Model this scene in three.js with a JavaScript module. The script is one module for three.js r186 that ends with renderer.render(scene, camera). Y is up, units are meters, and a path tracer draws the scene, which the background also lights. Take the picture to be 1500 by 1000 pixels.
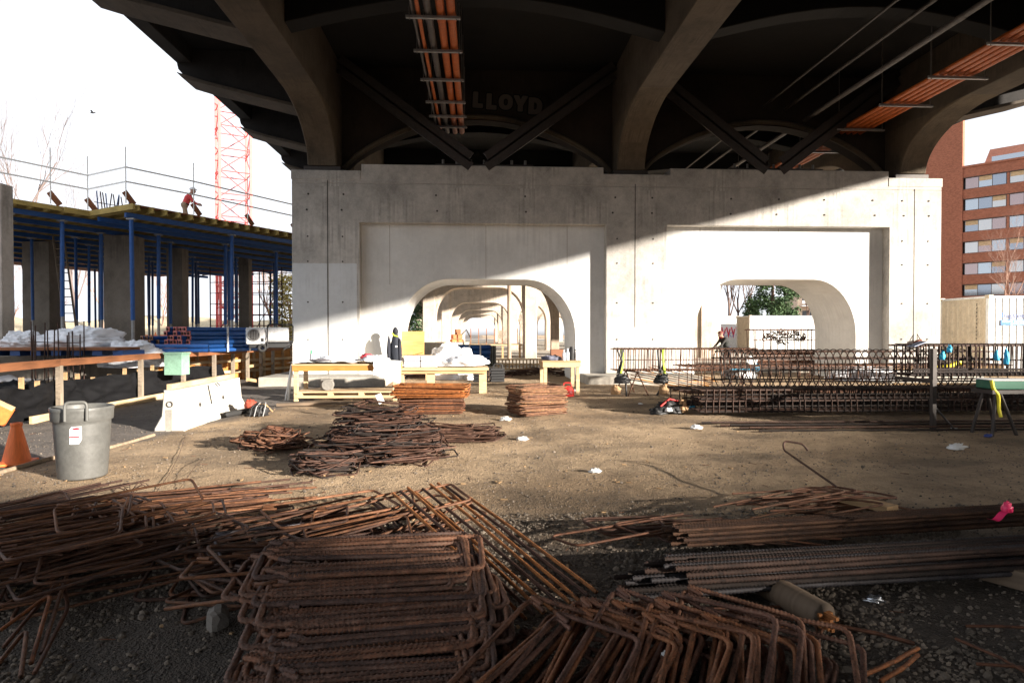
import * as THREE from 'three';
import { mergeGeometries, mergeVertices, toCreasedNormals } from 'three/addons/utils/BufferGeometryUtils.js';
import { RoundedBoxGeometry } from 'three/addons/geometries/RoundedBoxGeometry.js';
import { MarchingCubes } from 'three/addons/objects/MarchingCubes.js';
import { ImprovedNoise } from 'three/addons/math/ImprovedNoise.js';

// ------------------------------------------------------------------ camera, sky, sun, exposure
const scene = new THREE.Scene();
const EYE = 1.6, YAW = 0.0522, PITCH = 0.0133;
const camera = new THREE.PerspectiveCamera(58.1, 1500 / 1000, 0.1, 900);
camera.position.set(0, EYE, 0);
camera.rotation.set(-PITCH, -YAW, 0, 'YXZ');
camera.updateMatrixWorld(true);
scene.add(camera);

const EXPOSURE = 3.6;
const SUN_DIR = new THREE.Vector3(1, 0.265, 0.72).normalize();           // low winter sun, right and behind
const SKY_LEVEL = 0.40;
const W = 512, H = 256;
{
  const data = new Float32Array(W * H * 4);
  const n = new ImprovedNoise();
  for (let j = 0; j < H; j++) for (let i = 0; i < W; i++) {
    const el = ((j + 0.5) / H - 0.5) * Math.PI, az = (i + 0.5) / W * Math.PI * 2 - Math.PI;
    const d = new THREE.Vector3(Math.cos(el) * Math.cos(az), Math.sin(el), Math.cos(el) * Math.sin(az));
    const c = Math.max(0, d.dot(SUN_DIR));
    const up = Math.max(0, d.y);
    const cl = 0.5 + 0.5 * (n.noise(d.x * 2.2, d.y * 5, d.z * 2.2) * 0.7 + n.noise(d.x * 6, d.y * 12, d.z * 6) * 0.35);
    let r = 0.66 + 0.44 * cl, g = 0.70 + 0.42 * cl, b = 0.77 + 0.38 * cl;
    const top = Math.pow(up, 0.8) * 0.25; r *= 1 - top; g *= 1 - top * 0.85; b *= 1 - top * 0.6;
    const glow = 0.9 * Math.pow(c, 5); r += glow * 1.1; g += glow * 0.85; b += glow * 0.55;
    if (d.y < 0) { const k = Math.min(1, -d.y * 12); r = r * (1 - k) + 0.2 * k; g = g * (1 - k) + 0.17 * k; b = b * (1 - k) + 0.14 * k; }
    const o = (j * W + i) * 4; data[o] = r * SKY_LEVEL; data[o + 1] = g * SKY_LEVEL; data[o + 2] = b * SKY_LEVEL; data[o + 3] = 1;
  }
  const sky = new THREE.DataTexture(data, W, H, THREE.RGBAFormat, THREE.FloatType);
  sky.mapping = THREE.EquirectangularReflectionMapping; sky.magFilter = THREE.LinearFilter; sky.needsUpdate = true;
  scene.background = sky; scene.environment = sky;
}
const sun = new THREE.DirectionalLight(new THREE.Color(1.0, 0.91, 0.80), 4.4);
sun.position.copy(SUN_DIR).multiplyScalar(120).add(new THREE.Vector3(0, 0, -15)); sun.target.position.set(0, 0, -15);
sun.castShadow = true; sun.shadow.radius = 2; sun.shadow.mapSize.set(4096, 4096);
Object.assign(sun.shadow.camera, { left: -70, right: 70, top: 60, bottom: -60, near: 1, far: 320 });
scene.add(sun, sun.target);

const renderer = new THREE.WebGLRenderer({ antialias: true });
renderer.setSize(1024, 682);
renderer.shadowMap.enabled = true; renderer.shadowMap.type = THREE.PCFSoftShadowMap;
renderer.toneMapping = THREE.LinearToneMapping; renderer.toneMappingExposure = EXPOSURE;

// ------------------------------------------------------------------ helpers
let seed = 12345;
function rnd() { seed = (seed * 1664525 + 1013904223) >>> 0; return seed / 4294967296; }
const rr = (a, b) => a + (b - a) * rnd();
const reseed = s => { seed = s >>> 0; };
const V = (x, y, z) => new THREE.Vector3(x, y, z);
const PN = new ImprovedNoise();
const noise = (x, y, z = 0) => PN.noise(x, y, z);
const fbm = (x, y, z = 0, o = 4) => { let s = 0, a = 0.5, f = 1; for (let i = 0; i < o; i++) { s += a * PN.noise(x * f, y * f, z + i * 7.3); f *= 2.03; a *= 0.5; } return s; };
const smooth = (a, b, x) => { const t = Math.min(1, Math.max(0, (x - a) / (b - a))); return t * t * (3 - 2 * t); };

// survey helpers: a sight line of the photograph to a point in the place (metres)
function ray(px, py) { return V((px - 750) / 900, -(py - 500) / 900, -1).applyQuaternion(camera.quaternion); }
function at(px, py, depth) { return ray(px, py).multiplyScalar(depth).add(camera.position); }
function gp(px, py, y = 0) { const d = ray(px, py); return d.multiplyScalar((y - EYE) / d.y).add(camera.position); }
function wz(px, py, z) { const d = ray(px, py); return d.multiplyScalar(z / d.z).add(camera.position); }

const used = new Map();
function numbered(name) { const k = used.get(name) || 0; used.set(name, k + 1); return k ? `${name}_${String(k).padStart(3, '0')}` : name; }
function tag(o, label, category, group) { o.userData.label = label; o.userData.category = category; if (group) o.userData.group = group; return o; }
function structure(o) { o.userData.kind = 'structure'; return o; }
function stuff(o) { o.userData.kind = 'stuff'; return o; }
function shade(m) { m.castShadow = true; m.receiveShadow = true; return m; }
function thing(name, label, category, p = [0, 0, 0], turn = 0, group) {
  const g = new THREE.Group(); g.name = numbered(name); scene.add(g);
  if (p.isVector3) g.position.copy(p); else g.position.set(...p);
  g.rotation.y = turn; tag(g, label, category, group); return g;
}
function part(parent, name, geo, mat) {
  const m = shade(new THREE.Mesh(Array.isArray(geo) ? merge(geo) : geo, mat)); m.name = parent === scene ? numbered(name) : name; parent.add(m); return m;
}
function solo(name, geo, mat, label, category, group) { return tag(part(scene, name, geo, mat), label, category, group); }
function merge(list) {
  const flat = list.map(g => { const h = g.index ? g.toNonIndexed() : g; for (const k of Object.keys(h.attributes)) if (!['position', 'normal', 'uv'].includes(k)) h.deleteAttribute(k); return h; });
  return mergeGeometries(flat);
}
function boxUV(g, s = 1) {                      // uv in metres by the face's main direction
  const h = g.index ? g.toNonIndexed() : g; const p = h.attributes.position, n = h.attributes.normal, uv = new Float32Array(p.count * 2);
  for (let i = 0; i < p.count; i += 3) {
    let nx = 0, ny = 0, nz = 0; for (let k = 0; k < 3; k++) { nx += Math.abs(n.getX(i + k)); ny += Math.abs(n.getY(i + k)); nz += Math.abs(n.getZ(i + k)); }
    for (let k = 0; k < 3; k++) {
      const x = p.getX(i + k), y = p.getY(i + k), z = p.getZ(i + k); let u, v;
      if (nx >= ny && nx >= nz) { u = z; v = y; } else if (ny >= nz) { u = x; v = z; } else { u = x; v = y; }
      uv[(i + k) * 2] = u * s; uv[(i + k) * 2 + 1] = v * s;
    }
  }
  h.setAttribute('uv', new THREE.BufferAttribute(uv, 2)); return h;
}
function box(sx, sy, sz, x = 0, y = 0, z = 0, bev = 0) {        // centred box, uv in metres
  const g = bev ? new RoundedBoxGeometry(sx, sy, sz, 1, bev) : new THREE.BoxGeometry(sx, sy, sz);
  g.translate(x, y, z); return boxUV(g);
}
function span(x0, x1, y0, y1, z0, z1, bev = 0) { return box(x1 - x0, y1 - y0, z1 - z0, (x0 + x1) / 2, (y0 + y1) / 2, (z0 + z1) / 2, bev); }
function beam(a, b, w, h, bev = 0) {              // square timber / bar from a to b
  const d = b.clone().sub(a), L = d.length(); const g = box(w, h, L, 0, 0, 0, bev);
  const m = new THREE.Matrix4().lookAt(b, a, Math.abs(d.y) / L > 0.98 ? V(0, 0, 1) : V(0, 1, 0)); g.applyMatrix4(m); g.translate((a.x + b.x) / 2, (a.y + b.y) / 2, (a.z + b.z) / 2); return g;
}
function extr(pts, depth, bevel = 0, holes = []) {
  const s = pts instanceof THREE.Shape ? pts : new THREE.Shape(pts.map(p => new THREE.Vector2(p[0], p[1]))); for (const h of holes) s.holes.push(h);
  return new THREE.ExtrudeGeometry(s, { depth, bevelEnabled: bevel > 0, bevelSize: bevel, bevelThickness: bevel, bevelOffset: -bevel, bevelSegments: 1, curveSegments: 20 });
}
// a tube along points; ribs > 0 gives rebar its raised ribs
function tube(pts, r, sides = 6, closed = false, ribs = 0) {
  if (ribs) {
    const out = []; const n = pts.length, m = closed ? n : n - 1;
    for (let i = 0; i < m; i++) {
      const a = pts[i], b = pts[(i + 1) % n], L = a.distanceTo(b), k = Math.max(1, Math.round(L / ribs));
      for (let j = 0; j < k; j++) { out.push([a.clone().lerp(b, j / k), 0.86]); out.push([a.clone().lerp(b, (j + 0.45) / k), 0.86]); out.push([a.clone().lerp(b, (j + 0.62) / k), 1.16]); out.push([a.clone().lerp(b, (j + 0.84) / k), 1.16]); }
    }
    if (!closed) out.push([pts[n - 1].clone(), 0.9]);
    return sweep(out.map(o => o[0]), out.map(o => o[1] * r), sides, closed);
  }
  return sweep(pts, pts.map(() => r), sides, closed);
}
function sweep(pts, rad, sides, closed) {
  const n = pts.length, P = [], N = [], U = [], I = [];
  const T = i => { const a = closed ? pts[(i - 1 + n) % n] : pts[Math.max(0, i - 1)], b = closed ? pts[(i + 1) % n] : pts[Math.min(n - 1, i + 1)]; return b.clone().sub(a).normalize(); };
  let t0 = T(0), up = Math.abs(t0.y) > 0.9 ? V(1, 0, 0) : V(0, 1, 0), nx = up.clone().cross(t0).normalize(), len = 0;
  const rings = closed ? n + 1 : n;
  for (let q = 0; q < rings; q++) {
    const i = q % n, t = T(i); nx.sub(t.clone().multiplyScalar(nx.dot(t))).normalize(); const ny = t.clone().cross(nx);
    if (q) len += pts[i].distanceTo(pts[(i - 1 + n) % n]);
    for (let k = 0; k <= sides; k++) {
      const a = k / sides * Math.PI * 2, c = Math.cos(a), s = Math.sin(a);
      const dx = nx.x * c + ny.x * s, dy = nx.y * c + ny.y * s, dz = nx.z * c + ny.z * s;
      P.push(pts[i].x + dx * rad[i], pts[i].y + dy * rad[i], pts[i].z + dz * rad[i]); N.push(dx, dy, dz); U.push(k / sides * 0.1, len);
    }
  }
  const s1 = sides + 1;
  for (let q = 0; q < rings - 1; q++) for (let k = 0; k < sides; k++) { const a = q * s1 + k, b = a + s1; I.push(a, a + 1, b, b, a + 1, b + 1); }
  if (!closed) for (const [q, f] of [[0, 0], [rings - 1, 1]]) for (let k = 1; k < sides - 1; k++) f ? I.push(q * s1, q * s1 + k, q * s1 + k + 1) : I.push(q * s1, q * s1 + k + 1, q * s1 + k);
  const g = new THREE.BufferGeometry();
  g.setAttribute('position', new THREE.Float32BufferAttribute(P, 3)); g.setAttribute('normal', new THREE.Float32BufferAttribute(N, 3)); g.setAttribute('uv', new THREE.Float32BufferAttribute(U, 2)); g.setIndex(I);
  return g;
}
const rod = (a, b, r, sides = 6) => tube([a, b], r, sides);
// rounded path through corners (fillet radius f)
function filleted(c, f, closed = false, n = 4) {
  const out = [], m = c.length;
  for (let i = 0; i < m; i++) {
    if (!closed && (i === 0 || i === m - 1)) { out.push(c[i].clone()); continue; }
    const p = c[i], a = c[(i - 1 + m) % m].clone().sub(p), b = c[(i + 1) % m].clone().sub(p);
    const q = Math.min(f, a.length() * 0.48, b.length() * 0.48); a.normalize().multiplyScalar(q).add(p); b.normalize().multiplyScalar(q).add(p);
    for (let k = 0; k <= n; k++) { const t = k / n, u = 1 - t; out.push(V(u * u * a.x + 2 * u * t * p.x + t * t * b.x, u * u * a.y + 2 * u * t * p.y + t * t * b.y, u * u * a.z + 2 * u * t * p.z + t * t * b.z)); }
  }
  return out;
}
// lumpy closed sheet / heap: a displaced sphere with a flat foot
function lump(sx, sy, sz, amp = 0.15, freq = 2.2, sd = 1, seg = 28) {
  const g = new THREE.SphereGeometry(1, seg, Math.round(seg * 0.7)); const p = g.attributes.position;
  for (let i = 0; i < p.count; i++) {
    const x = p.getX(i), y = p.getY(i), z = p.getZ(i), k = 1 + amp * (fbm(x * freq + sd * 3.1, y * freq, z * freq + sd, 4) * 2.2 - Math.abs(noise(x * freq * 2.3 + sd, y * freq * 2.3, z * freq * 2.3)) * 0.8 + Math.pow(1 - Math.min(1, Math.abs(noise(x * freq * 1.9 + 7 + sd, y * freq * 3.1 + fbm(x * 3, y * 3, z * 3), z * freq * 1.9)) * 3.2), 2) * 0.2);
    p.setXYZ(i, x * k * sx, Math.max(-0.35, y * k) * sy, z * k * sz);
  }
  g.translate(0, sy * 0.35, 0); g.computeVertexNormals(); return g;
}
// cloth sheet over (u,v) in 0..1 given by a function
function sheet(fn, nu, nv, thick = 0.004) {
  const P = [], U = [], I = [];
  for (let s = 0; s < 2; s++) for (let j = 0; j <= nv; j++) for (let i = 0; i <= nu; i++) { const p = fn(i / nu, j / nv); P.push(p.x, p.y - s * thick, p.z); U.push(i / nu, j / nv); }
  const o = (nu + 1) * (nv + 1);
  for (let j = 0; j < nv; j++) for (let i = 0; i < nu; i++) { const a = j * (nu + 1) + i, b = a + 1, c = a + nu + 1, d = c + 1; I.push(a, c, b, b, c, d, o + a, o + b, o + c, o + b, o + d, o + c); }
  const g = new THREE.BufferGeometry(); g.setAttribute('position', new THREE.Float32BufferAttribute(P, 3)); g.setAttribute('uv', new THREE.Float32BufferAttribute(U, 2)); g.setIndex(I); g.computeVertexNormals(); return g;
}

// ------------------------------------------------------------------ textures and materials
function lattice(size, cells, s) {              // tileable value noise layer
  const t = new Float32Array(cells * cells); let q = s >>> 0; for (let i = 0; i < t.length; i++) { q = (q * 1664525 + 1013904223) >>> 0; t[i] = q / 4294967296; }
  const out = new Float32Array(size * size);
  for (let y = 0; y < size; y++) { const fy = y / size * cells, y0 = Math.floor(fy), ty = fy - y0, sy = ty * ty * (3 - 2 * ty), ya = (y0 % cells) * cells, yb = ((y0 + 1) % cells) * cells;
    for (let x = 0; x < size; x++) { const fx = x / size * cells, x0 = Math.floor(fx), tx = fx - x0, sx = tx * tx * (3 - 2 * tx), xa = x0 % cells, xb = (x0 + 1) % cells;
      out[y * size + x] = (t[ya + xa] * (1 - sx) + t[ya + xb] * sx) * (1 - sy) + (t[yb + xa] * (1 - sx) + t[yb + xb] * sx) * sy; } }
  return out;
}
function layers(size, spec, s) { const out = new Float32Array(size * size); let tot = 0; for (const [c, w] of spec) { const l = lattice(size, c, s + c * 77); for (let i = 0; i < out.length; i++) out[i] += w * (l[i] - 0.5); tot += w; } return out; }
function tex(size, fn, srgb = true, rep = 1) {
  const d = new Uint8Array(size * size * 4);
  for (let i = 0; i < size * size; i++) { const c = fn(i, i % size, Math.floor(i / size)); for (let k = 0; k < 3; k++) d[i * 4 + k] = Math.max(0, Math.min(255, c[k] * 255)); d[i * 4 + 3] = 255; }
  const t = new THREE.DataTexture(d, size, size); t.wrapS = t.wrapT = THREE.RepeatWrapping; t.magFilter = THREE.LinearFilter; t.minFilter = THREE.LinearMipmapLinearFilter; t.generateMipmaps = true;
  if (srgb) t.colorSpace = THREE.SRGBColorSpace; t.repeat.set(rep, rep); t.needsUpdate = true; return t;
}
const again = (t, x, y = x) => { const c = t.clone(); c.repeat.set(x, y); c.needsUpdate = true; return c; };
const toS = v => v <= 0.0031308 ? v * 12.92 : 1.055 * Math.pow(v, 1 / 2.4) - 0.055;
const lin = (r, g, b) => new THREE.Color().setRGB(r, g, b);

// concrete: cloudy, streaked, pitted (multiplier around 1, kept in a 0..1 map)
const cA = layers(1024, [[4, 0.5], [9, 0.4], [23, 0.3], [64, 0.22], [180, 0.2], [512, 0.2]], 11);
const cS = (() => { const l = lattice(1024, 128, 5), m = lattice(1024, 8, 9); const o = new Float32Array(1024 * 1024); for (let y = 0; y < 1024; y++) for (let x = 0; x < 1024; x++) o[y * 1024 + x] = (l[(y >> 4) * 1024 + x] - 0.5) * Math.max(0, m[y * 1024 + x] - 0.35) * 1.6; return o; })();
const concMap = tex(1024, i => { const k = 0.78 + cA[i] * 0.58 + cS[i] * 0.42; return [toS(k), toS(k * 0.985), toS(k * 0.955)]; }, true, 1 / 6.3);
const pit = lattice(1024, 340, 77);
const concBump = tex(1024, i => { const k = 0.6 + cA[i] * 0.5 - (pit[i] > 0.93 ? 0.35 : 0); return [k, k, k]; }, false, 1 / 2.1);
const concSoft = tex(512, i => { const q = (i % 512) * 2 + Math.floor(i / 512) * 2 * 1024, k = 0.9 + cA[q] * 0.22 + cS[q] * 0.16; return [toS(k), toS(k), toS(k * 0.985)]; }, true, 1 / 6.3);
const conc2 = again(concMap, 1 / 3.7);
const conc = (r, g, b, rough = 0.9, bump = 0.006, m = concMap) => new THREE.MeshStandardMaterial({ color: lin(r, g, b), map: m, bumpMap: concBump, bumpScale: bump, roughness: rough });
// dirt
const dA = layers(2048, [[6, 0.4], [17, 0.4], [50, 0.35], [140, 0.35], [380, 0.45], [1000, 0.5]], 31);
const dG = layers(2048, [[200, 0.5], [420, 0.7]], 91);
const dirtMap = tex(2048, i => { const g = smooth(0.12, 0.4, dG[i]); const k = 0.80 + dA[i] * 0.6 + g * 0.2; return [toS(k), toS(k * (0.985)), toS(k * (0.95 + 0.05 * g))]; }, true, 1 / 4.3);
const dirtBump = tex(2048, i => { const k = 0.45 + dA[i] * 0.4 + smooth(0.05, 0.4, dG[i]) * 0.35; return [k, k, k]; }, false, 1 / 4.3);
// rust / metal grain, wood grain
const rA = layers(256, [[5, 0.5], [14, 0.6], [40, 0.6], [100, 0.5]], 51);
const rustMap = tex(256, i => { const k = 0.62 + rA[i] * 0.75, h = rA[(i * 7 + 999) % 65536]; return [toS(k * 1.0), toS(k * (0.80 + 0.4 * h)), toS(k * (0.72 + 0.55 * h))]; }, true, 1);
rustMap.repeat.set(3, 1.7);
const rust = (r, g, b, rough = 0.68, metal = 0.25) => new THREE.MeshStandardMaterial({ color: lin(r, g, b), map: rustMap, roughness: rough, metalness: metal });
const wA = (() => { const l = lattice(512, 64, 3), m = lattice(512, 6, 8), f = lattice(512, 256, 21); const o = new Float32Array(512 * 512); for (let y = 0; y < 512; y++) for (let x = 0; x < 512; x++) { const yy = (y + Math.floor(m[y * 512 + x] * 24)) & 511; o[y * 512 + x] = (l[yy * 512 + (x >> 4)] - 0.5) * 0.6 + (f[y * 512 + x] - 0.5) * 0.12 + (m[y * 512 + x] - 0.5) * 0.35; } return o; })();
const woodMap = tex(512, i => { const k = 0.78 + wA[i] * 0.55; return [toS(k), toS(k * 0.95), toS(k * 0.86)]; }, true, 0.9);
const wood = (r, g, b, rough = 0.8) => new THREE.MeshStandardMaterial({ color: lin(r, g, b), map: woodMap, roughness: rough });
const plain = (r, g, b, rough = 0.7, metal = 0) => new THREE.MeshStandardMaterial({ color: lin(r, g, b), roughness: rough, metalness: metal });
const blotMap = tex(256, i => { const k = 0.86 + rA[i] * 0.3; return [toS(k), toS(k), toS(k)]; }, true, 0.8);
const paint = (r, g, b, rough = 0.55, metal = 0) => new THREE.MeshStandardMaterial({ color: lin(r, g, b), map: blotMap, roughness: rough, metalness: metal });

const M = {
  pier: conc(0.58, 0.555, 0.525), panel: conc(0.80, 0.80, 0.79, 0.9, 0.004, concSoft), patch: conc(0.70, 0.715, 0.73, 0.85, 0.003, concSoft), footing: conc(0.50, 0.47, 0.42),
  girder: conc(0.10, 0.079, 0.06, 0.92, 0.008, conc2), haunch: conc(0.125, 0.096, 0.066, 0.95, 0.03, conc2), deckShade: conc(0.006, 0.005, 0.0045, 0.95, 0.01, conc2), deckShadeBrown: conc(0.034, 0.023, 0.016, 0.95, 0.012, conc2), bracket: conc(0.028, 0.025, 0.024, 0.95, 0.01, conc2),  // deep shade painted into the near-black soffit, floor beam and diaphragm colours
  sealant: plain(0.05, 0.045, 0.04, 0.9), darkSteel: paint(0.055, 0.045, 0.04, 0.55, 0.3), steel: paint(0.24, 0.22, 0.2, 0.45, 0.5), galv: paint(0.34, 0.34, 0.34, 0.45, 0.4),
  orange: paint(0.50, 0.115, 0.018, 0.5), greyPipe: paint(0.10, 0.085, 0.08, 0.55),
  rustDark: rust(0.105, 0.062, 0.045), rustBrown: rust(0.20, 0.112, 0.066), rustMid: rust(0.17, 0.085, 0.048), rustOrange: rust(0.42, 0.18, 0.06), rustGold: rust(0.46, 0.22, 0.075), rustTan: rust(0.35, 0.225, 0.12), steelBlue: rust(0.13, 0.14, 0.17, 0.55), blackBar: rust(0.034, 0.027, 0.024, 0.9, 0.05),
  timber: wood(0.56, 0.38, 0.21), timberPale: wood(0.68, 0.52, 0.33), timberOrange: wood(0.55, 0.25, 0.06), timberRed: wood(0.36, 0.15, 0.07), timberGrey: wood(0.33, 0.28, 0.23), ply: wood(0.62, 0.40, 0.15), sleeper: wood(0.20, 0.15, 0.11),
  yellow: wood(0.50, 0.38, 0.12), blue: paint(0.015, 0.10, 0.36, 0.45), blueDark: paint(0.012, 0.06, 0.22, 0.5),
  white: paint(0.80, 0.80, 0.80, 0.6), tarp: plain(0.82, 0.83, 0.86, 0.5), black: plain(0.02, 0.02, 0.021, 0.55), blackSheet: new THREE.MeshPhysicalMaterial({ color: lin(0.006, 0.006, 0.007), roughness: 0.7, specularIntensity: 0.35 }), rubber: plain(0.025, 0.025, 0.025, 0.8),
  red: paint(0.62, 0.03, 0.025, 0.45), craneRed: paint(0.74, 0.12, 0.11, 0.5), mint: paint(0.24, 0.42, 0.31, 0.7), green: plain(0.04, 0.5, 0.12, 0.5), glove: plain(0.02, 0.36, 0.60, 0.6), hiVis: plain(0.55, 0.75, 0.06, 0.7), yellowTape: plain(0.85, 0.72, 0.03, 0.5),
  leather: plain(0.36, 0.22, 0.11, 0.75), paper: plain(0.82, 0.82, 0.8, 0.8), pink: plain(0.75, 0.03, 0.13, 0.4),
};

// ------------------------------------------------------------------ ground
const hoseLine = [gp(-160, 742), gp(0, 693), gp(90, 668), gp(160, 655), gp(225, 636)];
function laneSide(x, z) {                      // > 0 on the muddy lane at the left of the hose
  const a = gp(0, 690), b = gp(240, 636); const dx = b.x - a.x, dz = b.z - a.z, L = Math.hypot(dx, dz);
  return ((x - a.x) * dz - (z - a.z) * dx) / L;
}
function ruts(x, z) {                          // wheel tracks pressed into the dirt
  let d = 0;
  for (const [a, b, c, w] of [[1.3, 0.16, 0.5, 0.15], [3.0, 0.16, 0.5, 0.15], [-4.2, 0.30, 0.2, 0.14], [-2.7, 0.30, 0.2, 0.14], [-7.4, 0.62, 0.3, 0.16], [-8.9, 0.62, 0.3, 0.16], [5.2, -0.42, 0.6, 0.14], [6.8, -0.42, 0.6, 0.14]]) {
    const q = Math.abs(x - (a + b * (z + 10) + c * Math.sin(z * 0.33 + a))); if (q < w * 2.2) d += (q < w ? 0.022 * (1 - (q / w) ** 4) + 0.006 * Math.sin(z * 42 + (x > a ? 1 : -1) * q * 25) : -0.012 * Math.sin((q - w) / (w * 1.2) * Math.PI)) * (0.5 + 0.5 * noise(z * 0.5, a, 3));
  }
  return d;
}
function groundY(x, z) {
  const near = Math.max(0, 1 - Math.hypot(x, z + 8) / 40);
  return (fbm(x * 0.35, z * 0.35, 2, 3) * 0.09 + fbm(x * 1.7, z * 1.7, 5, 3) * 0.032 + noise(x * 6, z * 6, 3) * 0.007 - ruts(x, z)) * near - 0.01;
}
{
  const axis = (lo, hi, step, outer) => { const a = []; for (const o of outer) if (o < lo) a.push(o); for (let v = lo; v < hi; v += step) a.push(v); a.push(hi); for (const o of outer) if (o > hi) a.push(o); return a; };
  const far = [-520, -300, -180, -110, -80, -60, -50, -42, -36, -31, -27, -24, -21, -18, -15.5, -14, 14.5, 16, 18, 21, 24, 28, 34, 42, 52, 66, 90, 130, 200, 320, 520];
  const xs = axis(-13, 14, 0.13, far), zs = axis(-22, -1.4, 0.1, [-520, -300, -180, -110, -80, -60, -50, -42, -36, -31, -27, -24.5, -23, 0, 2, 4, 7, 11, 17, 26, 40, 70, 130, 260]);
  const P = [], U = [], C = [], I = [], nx = xs.length;
  for (const z of zs) for (const x of xs) {
    P.push(x, groundY(x, z), z); U.push(x, z);
    const lane = smooth(-0.15, 0.25, laneSide(x, z) + fbm(x * 0.8, z * 0.8, 9, 3) * 0.5) * smooth(2, -1, x);
    const patch = smooth(-0.18, 0.22, fbm(x * 0.28, z * 0.45, 4, 4)), damp = smooth(0.0, 0.26, fbm(x * 0.45 + 3, z * 0.8, 14, 4)) * 0.42;
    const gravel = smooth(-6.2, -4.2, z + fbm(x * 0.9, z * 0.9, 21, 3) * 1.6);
    let r = 0.57 - 0.15 * patch, g = 0.415 - 0.12 * patch, b = 0.265 - 0.085 * patch;
    r *= 1 - damp; g *= 1 - damp; b *= 1 - damp;
    r += (0.095 - r) * gravel; g += (0.076 - g) * gravel; b += (0.06 - b) * gravel;  // near gravel tone, darkened further to paint in the foreground shade
    const mud = 0.16 + 0.05 * fbm(x * 2, z * 2, 1); r += (mud * 1.08 - r) * lane; g += (mud * 0.93 - g) * lane; b += (mud * 0.82 - b) * lane;
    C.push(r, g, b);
  }
  for (let j = 0; j < zs.length - 1; j++) for (let i = 0; i < nx - 1; i++) { const a = j * nx + i, b = a + 1, c = a + nx, d = c + 1; I.push(a, c, b, b, c, d); }
  const g = new THREE.BufferGeometry(); g.setAttribute('position', new THREE.Float32BufferAttribute(P, 3)); g.setAttribute('uv', new THREE.Float32BufferAttribute(U, 2)); g.setAttribute('color', new THREE.Float32BufferAttribute(C, 3)); g.setIndex(I); g.computeVertexNormals();
  const m = new THREE.MeshStandardMaterial({ vertexColors: true, map: dirtMap, bumpMap: dirtBump, bumpScale: 0.035, roughness: 0.96 });
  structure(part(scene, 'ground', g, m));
  const hard = span(-9, 24, -0.15, 0.012, -170, -24.6);
  structure(part(scene, 'pavement', hard, conc(0.62, 0.57, 0.49)));
}
// loose stones: near gravel and scattered pebbles
{
  reseed(77);
  const base = mergeVertices(new THREE.IcosahedronGeometry(1, 0).deleteAttribute('uv').deleteAttribute('normal')); const p = base.attributes.position;
  for (let i = 0; i < p.count; i++) p.setXYZ(i, p.getX(i) * rr(0.75, 1.25), p.getY(i) * rr(0.5, 0.8), p.getZ(i) * rr(0.7, 1.2));
  const sg = base.toNonIndexed(); sg.computeVertexNormals();
  const N = 30000, im = new THREE.InstancedMesh(sg, new THREE.MeshStandardMaterial({ color: 0xffffff, roughness: 0.92 }), N);
  const q = new THREE.Quaternion(), e = new THREE.Euler(), mt = new THREE.Matrix4(), c = new THREE.Color(); let k = 0;
  while (k < N) {
    let x, z, s;
    const pick = rnd();
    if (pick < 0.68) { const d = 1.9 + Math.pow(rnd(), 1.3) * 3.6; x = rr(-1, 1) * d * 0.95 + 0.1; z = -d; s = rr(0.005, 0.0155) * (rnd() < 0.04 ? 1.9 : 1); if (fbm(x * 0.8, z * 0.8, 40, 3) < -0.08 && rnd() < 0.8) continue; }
    else { const d = 4.5 + Math.pow(rnd(), 1.2) * 14; x = rr(-1, 1) * d * 0.9 + 0.3; z = -d; s = rr(0.005, 0.013) * (rnd() < 0.02 ? 1.9 : 1); if (fbm(x * 0.5, z * 0.7, 60, 3) < -0.05 && rnd() < 0.7) continue; }
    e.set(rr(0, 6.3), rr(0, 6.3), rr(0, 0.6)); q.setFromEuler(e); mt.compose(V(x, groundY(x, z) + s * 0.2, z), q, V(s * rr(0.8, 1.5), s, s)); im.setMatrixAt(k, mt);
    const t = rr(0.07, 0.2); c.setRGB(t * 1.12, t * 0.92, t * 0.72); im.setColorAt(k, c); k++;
  }
  im.name = 'gravel'; shade(im); stuff(im); im.userData.label = 'loose grey brown gravel scattered over the dirt ground'; scene.add(im);
}

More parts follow.
